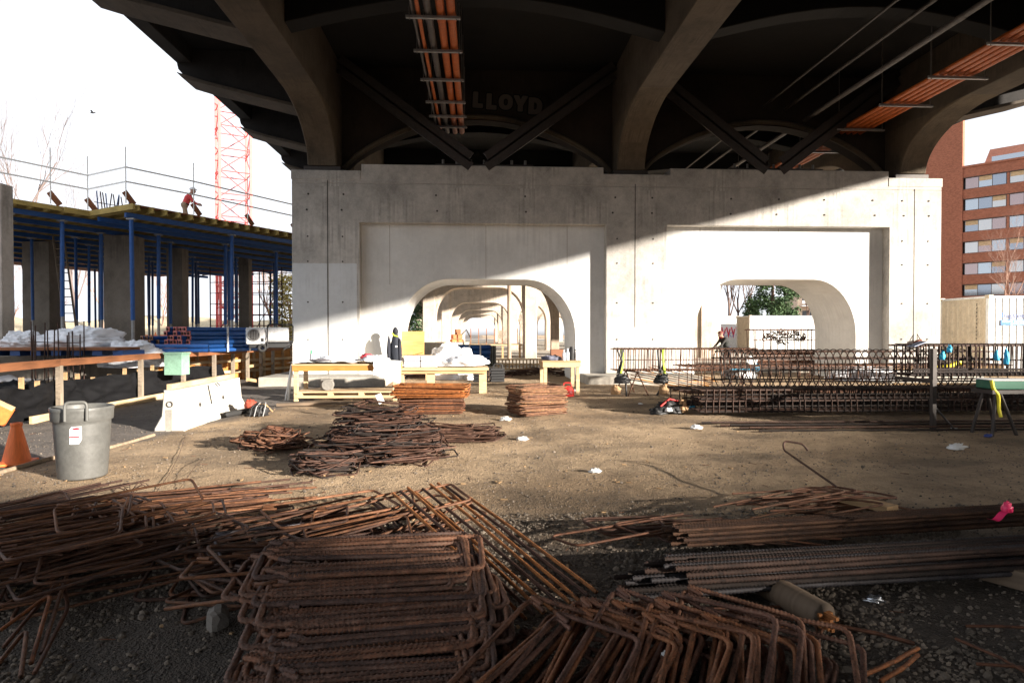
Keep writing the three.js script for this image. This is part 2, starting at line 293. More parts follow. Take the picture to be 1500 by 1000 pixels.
// ------------------------------------------------------------------ viaduct: piers
function archOver(x0, x1, top, rx, ry, y0 = 0) {
  const o = [[x0, y0]]; for (let i = 0; i <= 14; i++) { const a = i / 14 * Math.PI / 2; o.push([x0 + rx - rx * Math.cos(a), top - ry + ry * Math.sin(a)]); }
  for (let i = 14; i >= 0; i--) { const a = i / 14 * Math.PI / 2; o.push([x1 - rx + rx * Math.cos(a), top - ry + ry * Math.sin(a)]); } o.push([x1, y0]); return o;
}
const slabShape = (pts, z0, z1, bev = 0.015) => { const g = extr(pts, z1 - z0 - 2 * bev, bev); g.translate(0, 0, z0 + bev); return boxUV(g); };
{
  const t = thing('concrete_pier', 'wide pale concrete pier with two arched openings and recessed panels, nearest pier under the bridge', 'bridge pier', [0, 0, 0]);
  part(t, 'panel_wall', slabShape([[-5.95, 0], ...archOver(-2.68, 3.17, 3.38, 1.65, 1.9), ...archOver(7.22, 12.82, 3.42, 1.5, 1.9), [15.52, 0], [15.52, 6.4], [-5.95, 6.4]], -22.9, -20.35), M.panel);
  part(t, 'front_frame', slabShape([[-6, 0.28], [-3.86, 0.28], [-3.86, 5.16], [4.14, 5.16], [4.14, 0.28], [6.17, 0.28], [6.17, 5.16], [13.75, 5.16], [13.75, 0.28], [15.57, 0.28], [15.57, 6.405], [-6, 6.405]], -20.352, -20), M.pier);
  part(t, 'cap_beam', slabShape([[-6, 6.405], [15.57, 6.405], [15.57, 6.78], [13.72, 6.78], [13.72, 7.03], [6.28, 7.03], [6.28, 6.78], [4.05, 6.78], [4.05, 7.03], [-3.8, 7.03], [-3.8, 6.81], [-6, 6.81]], -23, -20, 0.02), M.pier);
  for (const [a, b] of [[-6.02, -3.82], [4.03, 6.3], [13.7, 15.59]]) part(t, 'bearing_seat', span(a, b, 6.52, 6.815, -21.9, -19.982, 0.02), M.pier);
  for (const [x, y0, y1] of [[-4.87, 0.3, 6.5], [5.1, 1.8, 6.5], [14.62, 0.3, 6.45]]) part(t, 'sealant_joint', span(x - 0.011, x + 0.011, y0, y1, -20.03, -19.994), M.sealant);
  for (const [x, y0, y1] of [[-2.95, 3.2, 5.14], [0.2, 3.4, 5.14], [7.4, 3.5, 5.14], [10.1, 3.5, 5.14], [2.9, 3.3, 5.14]]) part(t, 'sealant_joint', span(x - 0.006, x + 0.006, y0, y1, -20.38, -20.347), M.timberGrey);
  for (const [a, b] of [[-6, -4.892], [-4.852, -3.95]]) part(t, 'painted_patch', span(a + 0.01, b, 0.3, 3.84, -20.1, -19.996), M.patch);
  for (const [a, b] of [[-6.7, -2.9], [3.35, 7.0], [13.05, 16.2]]) part(t, 'footing', span(a, b, -0.4, 0.27, -23.7, -18.9, 0.03), M.footing);
  const holes = []; reseed(5);
  for (const x of [-5.5, -4.4, -1.4, 1.5, 4.4, 5.7, 8.3, 9.9, 11.5, 13.2, 14.2, 15.1]) for (const y of [5.55, 6.05]) { const c = new THREE.CylinderGeometry(0.032, 0.032, 0.02, 10); c.rotateX(Math.PI / 2); c.translate(x + rr(-0.05, 0.05), y, -19.996); holes.push(boxUV(c)); }
  for (const x of [-5.5, -4.4, 4.5, 5.7, 14.2, 15.1]) for (const y of [4.7, 3.9, 2.6, 1.4]) { const c = new THREE.CylinderGeometry(0.026, 0.026, 0.02, 10); c.rotateX(Math.PI / 2); c.translate(x, y, -19.994); holes.push(boxUV(c)); }
  stuff(part(t, 'tie_hole', holes, M.sealant));
  // steel base plates with anchor bolts for the braces
  for (const x of [0.15, 9.9]) {
    part(t, 'base_plate', span(x - 1.6, x + 1.6, 7.03, 7.1, -21.2, -20.08, 0.01), M.darkSteel);
    for (let i = 0; i < 7; i++) { const c = new THREE.CylinderGeometry(0.045, 0.045, 0.2, 8); c.translate(x - 1.35 + i * 0.45, 7.19, -20.3); part(t, 'anchor_bolt', c, M.steel); }
  }
}
{
  // thin arched frame behind the first pier
  const f = thing('portal_frame', 'slim brown concrete frame with arched head standing just behind the nearest pier', 'portal', [0, 0, 0]);
  part(f, 'arch_head', slabShape([[-3.3, 2.0], [-3.3, 5.4], [3.4, 5.4], [3.4, 2.0], ...archOver(-3.0, 3.06, 4.05, 1.5, 2.0, 2.0).reverse()], -26.6, -26.2), M.timberGrey.clone());
  f.children[0].material = conc(0.48, 0.38, 0.29);
  for (const [a, b] of [[-3.3, -3.0], [3.06, 3.4]]) part(f, 'column', span(a, b, -0.1, 2.0, -26.6, -26.2), conc(0.48, 0.38, 0.29));
}
{
  const proto = thing('concrete_pier', 'second pier along the bridge, tall central arch between slim columns', 'bridge pier', [0, 0, -39], 0);
  const outline = [[-6, 0], [-4.85, 0], ...archOver(-4.85, -3.62, 4.3, 0.6, 1.2), ...archOver(-2.83, 2.83, 4.5, 1.6, 1.9), ...archOver(3.62, 6.3, 4.3, 1.2, 1.6), ...archOver(7.25, 13.7, 4.3, 1.6, 1.9), [15.57, 0], [15.57, 6.3], [-6, 6.3]];
  const warm = conc(0.66, 0.57, 0.48);
  part(proto, 'pier_wall', slabShape(outline, -1.7, 0), warm);
  part(proto, 'cap_beam', span(-6.1, 15.67, 6.3, 6.95, -1.8, 0.1, 0.02), warm);
  for (const x of [-3.22, 3.22, 14.6]) part(proto, 'pilaster', span(x - 0.36, x + 0.36, 0, 6.295, 0.003, 0.16, 0.02), warm);
  const words = ['third', 'fourth', 'fifth', 'sixth'];
  for (let i = 0; i < 4; i++) { const c = proto.clone(); c.name = numbered('concrete_pier'); c.position.z = -58 - i * 19; c.userData = { label: `${words[i]} pier along the bridge, seen small through the nested arches`, category: 'bridge pier' }; scene.add(c); }
}
// ------------------------------------------------------------------ viaduct: deck
{
  const t = thing('bridge_deck', 'dark underside of the concrete road bridge with girders and cantilever brackets', 'bridge', [0, 0, 0]);
  part(t, 'deck_slab', span(-9.4, 19.1, 10.46, 10.9, -150, 34), M.deckShade);
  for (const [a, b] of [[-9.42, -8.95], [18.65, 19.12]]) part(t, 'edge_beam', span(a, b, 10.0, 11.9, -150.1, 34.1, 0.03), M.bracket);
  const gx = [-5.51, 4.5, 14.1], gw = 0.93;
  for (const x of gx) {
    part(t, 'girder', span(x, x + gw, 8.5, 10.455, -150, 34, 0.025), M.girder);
    for (const z of [-20, -39.2, -58.2, -77.2]) {
      const pts = []; const zb = z - (z === -20 ? 2.6 : 1.3);
      for (let i = 0; i <= 18; i++) { const a = i / 18 * Math.PI / 2; pts.push([-(z + 2.9 - 2.9 * Math.sin(a)), 6.97 + 1.528 * Math.cos(a)]); }
      for (let i = 18; i >= 0; i--) { const a = i / 18 * Math.PI / 2; pts.push([-(zb - 2.9 + 2.9 * Math.sin(a)), 6.97 + 1.528 * Math.cos(a)]); }
      const g = extr(pts, gw - 0.07, 0.03); g.translate(0, 0, 0.035); g.rotateY(Math.PI / 2); g.translate(x, 0, 0);
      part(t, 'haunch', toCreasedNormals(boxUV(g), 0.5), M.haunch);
      part(t, 'bearing_block', span(x - 0.12, x + gw + 0.12, 6.8, 6.965, zb + 0.3, z - 0.05, 0.02), M.darkSteel);
    }
  }
  // floor beams between the girders, with arched soffits, and tapered cantilever brackets outside
  for (let z = 20.2; z > -150; z -= 5) {
    const zz = z - 0.25;
    if (Math.abs(zz + 20) > 2) for (const [a, b] of [[-4.575, 4.495], [5.435, 14.095]]) {
      const pts = [[a, 10.455], [a, 8.9]]; for (let i = 1; i < 12; i++) { const s = i / 12; pts.push([a + (b - a) * s, 8.9 + 0.75 * Math.sin(s * Math.PI)]); } pts.push([b, 8.9], [b, 10.455]);
      part(t, 'floor_beam', slabShape(pts, zz - 0.28, zz + 0.28, 0.02), M.deckShade);
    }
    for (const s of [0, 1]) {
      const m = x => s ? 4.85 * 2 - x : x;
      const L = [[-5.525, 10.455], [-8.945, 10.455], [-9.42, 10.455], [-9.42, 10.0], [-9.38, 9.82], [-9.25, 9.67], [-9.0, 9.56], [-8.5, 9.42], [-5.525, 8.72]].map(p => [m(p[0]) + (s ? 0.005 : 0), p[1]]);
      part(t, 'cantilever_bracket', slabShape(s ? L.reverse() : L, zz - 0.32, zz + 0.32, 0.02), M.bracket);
      const F2 = [[-9.36, 9.66], [-8.5, 9.40], [-5.53, 8.7], [-5.53, 8.6], [-8.5, 9.3], [-9.2, 9.5]].map(p => [m(p[0]), p[1]]);
      part(t, 'bracket_flange', slabShape(s ? F2.reverse() : F2, zz - 0.5, zz + 0.5, 0.01), M.girder);
    }
  }
  // arched diaphragms over the pier
  for (const [a, b] of [[-4.575, 4.495], [5.435, 14.095]]) {
    const pts = [[a, 10.455], [a, 7.0]]; for (let i = 1; i < 22; i++) { const s = i / 22; pts.push([a + (b - a) * s, 7.0 + 1.75 * Math.pow(Math.sin(s * Math.PI), 0.75)]); } pts.push([b, 7.0], [b, 10.455]);
    part(t, 'arched_diaphragm', slabShape(pts, -21.3, -20.75, 0.02), M.deckShadeBrown);
    const rim = []; for (let i = 0; i <= 22; i++) { const s = i / 22; rim.push(V(a + 0.05 + (b - a - 0.1) * s, 7.06 + 1.8 * Math.pow(Math.sin(s * Math.PI), 0.75), -20.73)); }
    part(t, 'arch_rim', tube(rim, 0.09, 6), M.haunch);
    for (const s of [-1, 1]) for (const z of [-20.15]) {
      const c = (a + b) / 2, p0 = V(c + s * 0.25, 7.15, z), p1 = V(c + s * (b - a) / 2 * 1.0 - s * 0.1, 10.2, z);
      part(t, 'diagonal_brace', [beam(p0, p1, 0.34, 0.05), beam(p0.clone().add(V(0, 0.16, 0.14)), p1.clone().add(V(0, 0.16, 0.14)), 0.06, 0.3), beam(p0.clone().add(V(0, -0.16, 0.14)), p1.clone().add(V(0, -0.16, 0.14)), 0.06, 0.3)], M.darkSteel);
    }
  }
  // sprayed lettering on the diaphragm
  const cv = document.createElement('canvas'); cv.width = 1024; cv.height = 384; const c = cv.getContext('2d');
  c.clearRect(0, 0, 1024, 384); c.lineJoin = 'round'; c.textAlign = 'center'; c.textBaseline = 'middle';
  const spec = [['L', 110, 185, 1.0], ['L', 280, 195, 1.0], ['O', 465, 190, 0.95], ['Y', 650, 195, 1.0], ['D', 835, 215, 1.05], ['.', 965, 240, 1.0]];
  for (const pass of [0, 1]) for (const [ch, x, y, s] of spec) {
    c.save(); c.translate(x, y); c.scale(s * 1.0, s); c.font = 'bold 250px sans-serif';
    if (!pass) { c.strokeStyle = 'rgb(6,5,5)'; c.lineWidth = 62; c.strokeText(ch, 0, 0); } else { c.strokeStyle = 'rgb(92,84,77)'; c.lineWidth = 30; c.strokeText(ch, 0, 0); c.fillStyle = 'rgb(92,84,77)'; c.fillText(ch, 0, 0); }
    c.restore();
  }
  const tx = new THREE.CanvasTexture(cv); tx.colorSpace = THREE.SRGBColorSpace;
  const pg = new THREE.PlaneGeometry(2.75, 1.0); pg.rotateZ(-0.05); pg.translate(1.0, 9.35, -20.744);
  const gr = part(t, 'graffiti', pg, new THREE.MeshStandardMaterial({ map: tx, transparent: true, alphaTest: 0.4, roughness: 0.9 })); gr.userData.label = 'pale bubble letters sprayed on the dark crossbeam';
}
// conduits hung below the deck
function conduits(name, label, list, hang, x0, x1, y) {
  const t = thing(name, label, 'conduit', [0, 0, 0]);
  for (const [x, yy, r, m, z0, z1] of list) {
    part(t, 'conduit', rod(V(x, yy, z0), V(x, yy, z1), r, 14), m);
    for (let z = z0 - 3.1; z > z1; z -= 6.2) part(t, 'coupling', rod(V(x, yy, z), V(x, yy, z - 0.22), r * 1.12, 14), m);
  }
  for (const z of hang) {
    part(t, 'trapeze_bar', [span(x0, x1, y - 0.075, y - 0.02, z - 0.035, z + 0.035), span(x0 + 0.05, x1 - 0.05, y - 0.02, y + 0.03, z - 0.1, z - 0.06)], M.galv);
    for (const x of [x0 + 0.08, x1 - 0.08]) part(t, 'hanger_rod', rod(V(x, y - 0.1, z), V(x, 10.45, z), 0.014, 5), M.steel);
  }
  return t;
}
conduits('conduit_run', 'two fat orange conduits with a grey pipe hung between the left girders', [[-0.62, 8.60, 0.092, M.orange, 8, -21.5], [-0.85, 8.60, 0.092, M.orange, 8, -21.5], [-1.12, 8.59, 0.08, M.greyPipe, 8, -21.5], [-1.33, 8.56, 0.045, M.orange, 8, -21.5], [-1.45, 8.55, 0.03, M.greyPipe, 8, -21.5]], [-8, -10.5, -12.4, -13.5, -15.1, -16.8, -18.4, -19.6, -20.6], -1.6, -0.42, 8.5);
conduits('conduit_run', 'wide band of slim orange conduits hung along the right girder', [0, 1, 2, 3, 4].map(i => [12.3 + i * 0.22, 8.55, 0.066, M.orange, 8, -34]).concat([[11.2, 8.95, 0.075, M.greyPipe, 8, -34], [10.5, 9.3, 0.05, M.darkSteel, 8, -34], [9.7, 9.35, 0.035, M.darkSteel, 8, -34]]), [-12, -13.9, -15.8, -17.8, -20.0, -22.5, -25, -28, -31], 11.9, 13.55, 8.44);

// ------------------------------------------------------------------ unseen sun blockers added right of the frame to shade pier and yard
{
  const t = thing('added_ramp', 'unseen concrete ramp added beside the bridge to block the sun', 'ramp', [0, 0, 0]);
  part(t, 'blocker_deck', span(20.2, 24, 9.5, 12.3, -15, 46, 0.05), M.girder);
  for (const z of [40]) part(t, 'blocker_column', span(21.2, 23, -0.2, 9.49, z - 1, z + 1), M.girder);
}
function container(name, label, p, turn, L, mat, endMat, door, group) {
  const t = thing(name, label, 'shipping container', p, turn, group); const Wd = 2.44, Ht = 2.9, n = Math.round(L / 0.28);
  const prof = []; const dz = 0.036; for (let i = 0; i < n; i++) { const x = L * i / n, w = L / n; prof.push([x + w * 0.08, 0], [x + w * 0.38, 0], [x + w * 0.54, -dz], [x + w * 0.92, -dz]); }
  const side = (pts, len, y0, y1) => { const P = [[0.0, 0], ...pts, [len, 0]]; const g = extr([...P, ...P.slice().reverse().map(q => [q[0], q[1] - 0.02])].map(q => [q[0], q[1]]), y1 - y0); g.rotateX(-Math.PI / 2); g.scale(1, 1, -1); const ix = g.index; g.translate(0, y0, 0); const h = g.index ? g.toNonIndexed() : g; const p0 = h.attributes.position.array; for (let i = 0; i < p0.length; i += 9) for (let k = 0; k < 3; k++) { const s = p0[i + 3 + k]; p0[i + 3 + k] = p0[i + 6 + k]; p0[i + 6 + k] = s; } h.computeVertexNormals(); return boxUV(h); };
  const s1 = side(prof, L, 0.16, Ht - 0.1);                                   // front side at z = 0
  part(t, 'side_wall', s1, mat);
  const s2 = s1.clone(); s2.rotateY(Math.PI); s2.translate(L, 0, -Wd); part(t, 'side_wall', s2, mat);
  const m2 = Math.round(Wd / 0.28), pe = []; for (let i = 0; i < m2; i++) { const x = Wd * i / m2, w = Wd / m2; pe.push([x + w * 0.08, 0], [x + w * 0.38, 0], [x + w * 0.54, -dz], [x + w * 0.92, -dz]); }
  const e1 = side(pe, Wd, 0.16, Ht - 0.1); e1.rotateY(-Math.PI / 2); e1.translate(0, 0, -Wd); part(t, 'end_wall', e1, endMat);
  const e2 = side(pe, Wd, 0.16, Ht - 0.1); e2.rotateY(Math.PI / 2); e2.translate(L, 0, 0); part(t, 'end_wall', e2, endMat);
  part(t, 'roof', span(0, L, Ht - 0.1, Ht - 0.02, -Wd, 0, 0.01), mat);
  part(t, 'floor_frame', span(0, L, 0, 0.16, -Wd, 0, 0.01), endMat);
  for (const x of [0.03, L - 0.03]) for (const z of [-0.03, -Wd + 0.03]) { part(t, 'corner_post', box(0.14, Ht, 0.14, x, Ht / 2, z, 0.01), mat); part(t, 'corner_casting', box(0.19, 0.13, 0.19, x, Ht - 0.05, z, 0.01), endMat); }
  return t;
}
const cream = paint(0.80, 0.80, 0.78, 0.5), tan = paint(0.62, 0.52, 0.38, 0.6), grey = paint(0.3, 0.3, 0.32, 0.6);
{
  const pr = [[-6, -0.2], [-6, 6.2], [2, 7.4], [9, 9.5], [14, 10.1], [19, 10.6], [23, 11.2], [26, 11.75], [28, 11.78], [29.3, 12.3], [31.5, 15.5], [70, 17], [70, -0.2]].map(q => [-q[0], q[1]]);  // added blocker
  const g = extr(pr.reverse(), 1.2); g.rotateY(Math.PI / 2); g.translate(45, 0, 0);
  const t = thing('blocker_wall', 'unseen grey stepped wall added to block the sun beyond the right side of the yard', 'wall', [0, 0, 0]); part(t, 'wall', boxUV(g), M.girder);
}

// ------------------------------------------------------------------ containers in view
{
  const front = container('shipping_container', 'white shipping container with blue lettering and tan end, right of the nearest pier', V(19.0, 0.12, -22.0), 0, 6.06, cream, tan);
  const cv = document.createElement('canvas'); cv.width = 1024; cv.height = 512; const c = cv.getContext('2d'); c.clearRect(0, 0, 1024, 512);
  c.fillStyle = '#1d3f7c'; c.font = 'bold 150px sans-serif'; c.textBaseline = 'middle'; c.fillText('BigSteelBox', 90, 150, 880);
  c.fillStyle = '#1c5fae'; c.beginPath(); c.moveTo(20, 90); c.lineTo(70, 60); c.lineTo(60, 130); c.closePath(); c.fill(); c.fillRect(40, 130, 34, 60);
  c.fillStyle = '#1464b4'; c.fillRect(10, 250, 1000, 150); c.fillStyle = '#e8f0fa'; for (let i = 0, x = 50; x < 900; i++) { const w = 26 + (i * 37 % 5) * 9; c.fillRect(x, 275, w, 44); x += w + (i % 5 === 4 ? 46 : 12); } for (let x = 280; x < 760; x += 40) c.fillRect(x, 346, 26, 30);
  const t = new THREE.CanvasTexture(cv); t.colorSpace = THREE.SRGBColorSpace;
  const g = new THREE.PlaneGeometry(1.5, 0.72); g.translate(1.2, 1.98, 0.006);
  part(front, 'lettering', g, new THREE.MeshStandardMaterial({ map: t, transparent: true, alphaTest: 0.4, roughness: 0.6 }));
  const cv2 = document.createElement('canvas'); cv2.width = 64; cv2.height = 512; const d = cv2.getContext('2d'); d.clearRect(0, 0, 64, 512); d.fillStyle = '#2a2722'; d.font = 'bold 40px monospace'; for (let i = 0; i < 10; i++) { d.fillRect(16 + (i * 5 % 3) * 4, 14 + i * 49, 26, 8); d.fillRect(20, 14 + i * 49, 7, 30); d.fillRect(16, 34 + i * 49, 22 + (i * 7 % 3) * 5, 8); }
  const t2 = new THREE.CanvasTexture(cv2); t2.colorSpace = THREE.SRGBColorSpace;
  const g2 = new THREE.PlaneGeometry(0.17, 1.5); g2.rotateY(-Math.PI / 2); g2.translate(-0.006, 1.9, -0.55);
  part(front, 'serial_number', g2, new THREE.MeshStandardMaterial({ map: t2, transparent: true, alphaTest: 0.4, roughness: 0.6 }));
  container('shipping_container', 'long white shipping container seen through the right archway below the conifer', V(21.1, 0.1, -47), 0, 12.19, cream, tan);
}
// ------------------------------------------------------------------ brick office building
{
  const brickC = layers(512, [[6, 0.4], [30, 0.3], [120, 0.3]], 5);
  const brickMap = tex(1024, (i, x, y) => {
    const row = Math.floor(y / 16), off = (row & 1) * 16, col = Math.floor((x + off) / 32), mx = (x + off) % 32, my = y % 16, mortar = mx < 2 || my < 3;
    const h = ((row * 73856093) ^ (col * 19349663)) >>> 0, v = 0.78 + ((h % 1000) / 1000) * 0.4 + brickC[((y >> 1) & 511) * 512 + ((x >> 1) & 511)] * 0.3;
    return mortar ? [0.72, 0.64, 0.56] : [toS(0.72 * v), toS(0.56 * v), toS(0.5 * v)];
  }, true, 1 / 7.7);
  const brick = new THREE.MeshStandardMaterial({ color: lin(0.48, 0.235, 0.16), map: brickMap, roughness: 0.92 });
  const glasses = [[0.42, 0.47, 0.52], [0.30, 0.34, 0.40], [0.50, 0.50, 0.50], [0.38, 0.30, 0.30]].map(c => new THREE.MeshStandardMaterial({ color: lin(...c), roughness: 0.07, metalness: 0.8 })), glass = glasses[0], frame = plain(0.08, 0.06, 0.055, 0.5);
  const o = at(1409, 488, 99); o.y = 0;
  // face runs toward the viewer on the right: local +x along the face, local +z outward
  const t = thing('office_building', 'red brown brick office block with bands of reflecting windows behind the white container', 'building', o, -0.86 + 0.0);
  const fl = 3.42, y0 = 6.1, n = 7, Lw = 34;
  for (let i = 0; i < n; i++) {
    const yb = y0 + i * fl;                     // glazing from yb + 1.45
    part(t, 'brick_band', span(-0.0, Lw, yb - fl + 3.32 - 0.0, yb + 1.45, -8, 0, 0.03), brick);
    if (i === n - 1) break;
    part(t, 'lintel', span(0, Lw, yb + 3.26, yb + 3.315, -0.6, 0.05), frame);
    for (let k = 0; k < 6; k++) {
      const x = 0.25 + k * 5.6;
      part(t, 'window', span(x, x + 5.3, yb + 1.455, yb + 3.255, -0.32, -0.22), frame);
      for (let q = 0; q < 3; q++) { const p = part(t, 'pane', span(x + 0.08 + q * 1.73, x + 1.72 + q * 1.73, yb + 1.53, yb + 3.18, -0.22, -0.19), glasses[(i * 7 + k * 3 + q * 5 + (q * k) % 3) % 4]); if ((i + k + q) % 3 === 0) part(t, 'blind', span(x + 0.1 + q * 1.73, x + 1.70 + q * 1.73, yb + 2.5, yb + 3.2, -0.188, -0.18), M.timberPale); }
      part(t, 'brick_post', span(x + 5.3, x + 5.6, yb + 1.455, yb + 3.255, -0.5, -0.04), brick);
    }
  }
  const top = y0 + 6 * fl + 1.45;
  part(t, 'parapet', span(-0.1, Lw, top, top + 0.35, -8, 0.12, 0.03), brick);
  part(t, 'sloped_roof', (() => { const g = extr([[0, 0], [-5, 3.4], [-9, 3.4], [-9, 0]], 31); g.rotateY(Math.PI / 2); g.scale(1, 1, -1); const q = g.index ? g.toNonIndexed() : g; const a = q.attributes.position.array; for (let i = 0; i < a.length; i += 9) for (let k = 0; k < 3; k++) { const s = a[i + 3 + k]; a[i + 3 + k] = a[i + 6 + k]; a[i + 6 + k] = s; } q.computeVertexNormals(); q.translate(2.5, top + 0.35, -1.2 - 0); return boxUV(q); })(), brick);
  for (let k = 0; k < 6; k++) part(t, 'pane', span(3.5 + k * 4.6, 7.6 + k * 4.6, top + 0.45, top + 1.35, -1.15, -1.05), glass);
  part(t, 'stair_tower', span(-16, -0.02, -1, top + 8.5, -1.2, 0.25, 0.05), brick);
  part(t, 'building_core', span(0.02, Lw - 0.2, -1, top - 0.1, -7.8, -0.7), plain(0.03, 0.03, 0.035));
}
// ------------------------------------------------------------------ trees
function bareTree(name, label, p, h, spread, depth, mat, sd, group, thick = 0.018) {
  reseed(sd); const t = thing(name, label, 'tree', p, 0, group); const trunk = [], crown = [];
  const grow = (a, dir, len, r, lv) => {
    const n = 4, pts = [a.clone()], rad = [r]; const d = dir.clone(); let q = a.clone();
    for (let i = 1; i <= n; i++) { d.add(V(rr(-0.18, 0.18), rr(0, 0.1), rr(-0.18, 0.18))).normalize(); q = q.clone().add(d.clone().multiplyScalar(len / n)); pts.push(q); rad.push(r * (1 - 0.45 * i / n)); }
    (lv < 1 ? trunk : crown).push(sweep(pts, rad, lv < 2 ? 6 : 3, false));
    if (lv >= depth) return; const k = lv === 0 ? 5 : lv > 2 ? 4 : 3 + (rnd() < 0.5 ? 1 : 0);
    for (let i = 0; i < k; i++) { const s = 1 + Math.floor(rr(1.2, n)), b = pts[Math.min(n, s)]; const nd = d.clone().add(V(rr(-1, 1) * spread, rr(-0.1, 0.5), rr(-1, 1) * spread)).normalize(); grow(b, nd, len * rr(0.55, 0.8), rad[Math.min(n, s)] * 0.66, lv + 1); }
  };
  grow(V(0, -0.2, 0), V(0, 1, 0), h * 0.42, h * thick, 0);
  part(t, 'trunk', trunk, mat); part(t, 'crown', crown, mat); return t;
}
const barkPale = plain(0.15, 0.115, 0.105, 0.9), barkBrown = plain(0.12, 0.075, 0.06, 0.9), barkSun = plain(0.35, 0.22, 0.17, 0.9);
bareTree('bare_tree', 'pale leafless tree rising behind the slab formwork at far left', at(48, 505, 38).setY(0.5), 19, 0.55, 5, barkPale, 4, null, 0.009);
bareTree('bare_tree', 'faint leafless tree at the left picture edge behind the railing', at(-10, 505, 44).setY(0.5), 17, 0.5, 5, barkPale, 9, null, 0.008);
bareTree('bare_tree', 'faint low leafless tree behind the railing, left of the crane', at(115, 505, 60).setY(0.5), 20, 0.5, 5, barkPale, 14, null, 0.007);
bareTree('bare_tree', 'leafless street tree with sunlit twigs in front of the brick office block', at(1476, 480, 60).setY(0), 12.5, 0.75, 5, barkSun, 23, null, 0.012);
for (const [i, px, d, h] of [[0, 1052, 62, 12], [1, 1068, 70, 14], [2, 1083, 66, 12.5], [3, 1097, 75, 15], [4, 1180, 78, 12], [5, 1040, 74, 14]]) bareTree('bare_tree', 'brown leafless tree in the thicket beyond the right archway', at(px, 488, d).setY(0), h, 0.55, 5, barkBrown, 31 + i, 'bare trees beyond the right archway', 0.012);
for (const [i, px, d, h] of [[0, 620, 130, 16], [1, 150, 82, 13], [2, 240, 88, 13], [3, 400, 80, 14], [4, 330, 95, 14], [5, 70, 76, 12], [6, 425, 60, 12], [7, 10, 80, 12]]) bareTree('bare_tree', 'sunlit leafless tree on the far bank behind the blue props', at(px, 488, d).setY(0), h, 0.6, 5, barkSun, 131 + i, 'bare trees on the far bank', 0.012);
function leafCrown(n, fn, size, sd) {
  reseed(sd); const P = [], Nn = [];
  for (let i = 0; i < n; i++) {
    const c = fn(); const u = V(rr(-1, 1), rr(-0.6, 0.6), rr(-1, 1)).normalize(), w = V(rr(-1, 1), rr(-1, 1), rr(-1, 1)).cross(u).normalize(), s = size * rr(0.6, 1.5);
    const a = c.clone().add(u.clone().multiplyScalar(s)), b = c.clone().add(w.clone().multiplyScalar(s * 0.45)), d = c.clone().sub(u.clone().multiplyScalar(s)), e = c.clone().sub(w.clone().multiplyScalar(s * 0.45)), nm = u.clone().cross(w);
    for (const q of [a, b, d, a, d, e]) { P.push(q.x, q.y, q.z); Nn.push(nm.x, nm.y, nm.z); }
  }
  const g = new THREE.BufferGeometry(); g.setAttribute('position', new THREE.Float32BufferAttribute(P, 3)); g.setAttribute('normal', new THREE.Float32BufferAttribute(Nn, 3)); g.setAttribute('uv', new THREE.Float32BufferAttribute(new Float32Array(P.length / 3 * 2), 2)); return g;
}
{
  const leaf = new THREE.MeshStandardMaterial({ color: lin(0.05, 0.095, 0.035), roughness: 0.85, side: THREE.DoubleSide });
  const t = thing('conifer_tree', 'broad dark green conifer behind the long white container, through the right archway', 'tree', at(1132, 488, 64).setY(0));
  part(t, 'trunk', sweep([V(0, 0, 0), V(0, 5, 0), V(0, 10, 0)], [0.25, 0.18, 0.05], 8, false), barkBrown);
  const lobes = []; reseed(3); for (let i = 0; i < 46; i++) { const y = rr(1.0, 9.5), r = 2.9 * Math.sqrt(Math.max(0.05, 1 - Math.pow((y - 3.6) / 6.3, 2))), a = rr(0, 6.3); lobes.push(V(Math.cos(a) * r * 0.75, y, Math.sin(a) * r * 0.75)); }
  part(t, 'crown', leafCrown(15000, () => { const l = lobes[Math.floor(rnd() * lobes.length)], k = Math.pow(rnd(), 0.5) * 0.95; return l.clone().add(V(rr(-1, 1), rr(-0.7, 0.7), rr(-1, 1)).normalize().multiplyScalar(k)); }, 0.15, 8), leaf);
  const s = thing('evergreen_tree', 'small dark evergreen seen at the left side of the left archway', 'tree', at(612, 488, 58).setY(0));
  part(s, 'trunk', rod(V(0, 0, 0), V(0, 4, 0), 0.12), barkBrown);
  part(s, 'crown', leafCrown(2600, () => { const y = Math.pow(rnd(), 1.3) * 6, r = 1.5 * (1 - y / 6.5); const a = rr(0, 6.3), q = Math.sqrt(rnd()) * r; return V(Math.cos(a) * q, 1 + y, Math.sin(a) * q); }, 0.17, 9), leaf);
  const gold = new THREE.MeshStandardMaterial({ color: lin(0.40, 0.33, 0.10), roughness: 0.9, side: THREE.DoubleSide });
  const b = thing('shrub', 'yellow green shrub between the scaffold and the pier edge', 'shrub', at(424, 500, 52).setY(0));
  part(b, 'foliage', leafCrown(3500, () => V(rr(-1.5, 1.5), Math.pow(rnd(), 0.8) * 6.5, rr(-1, 1)), 0.13, 10), gold);
}
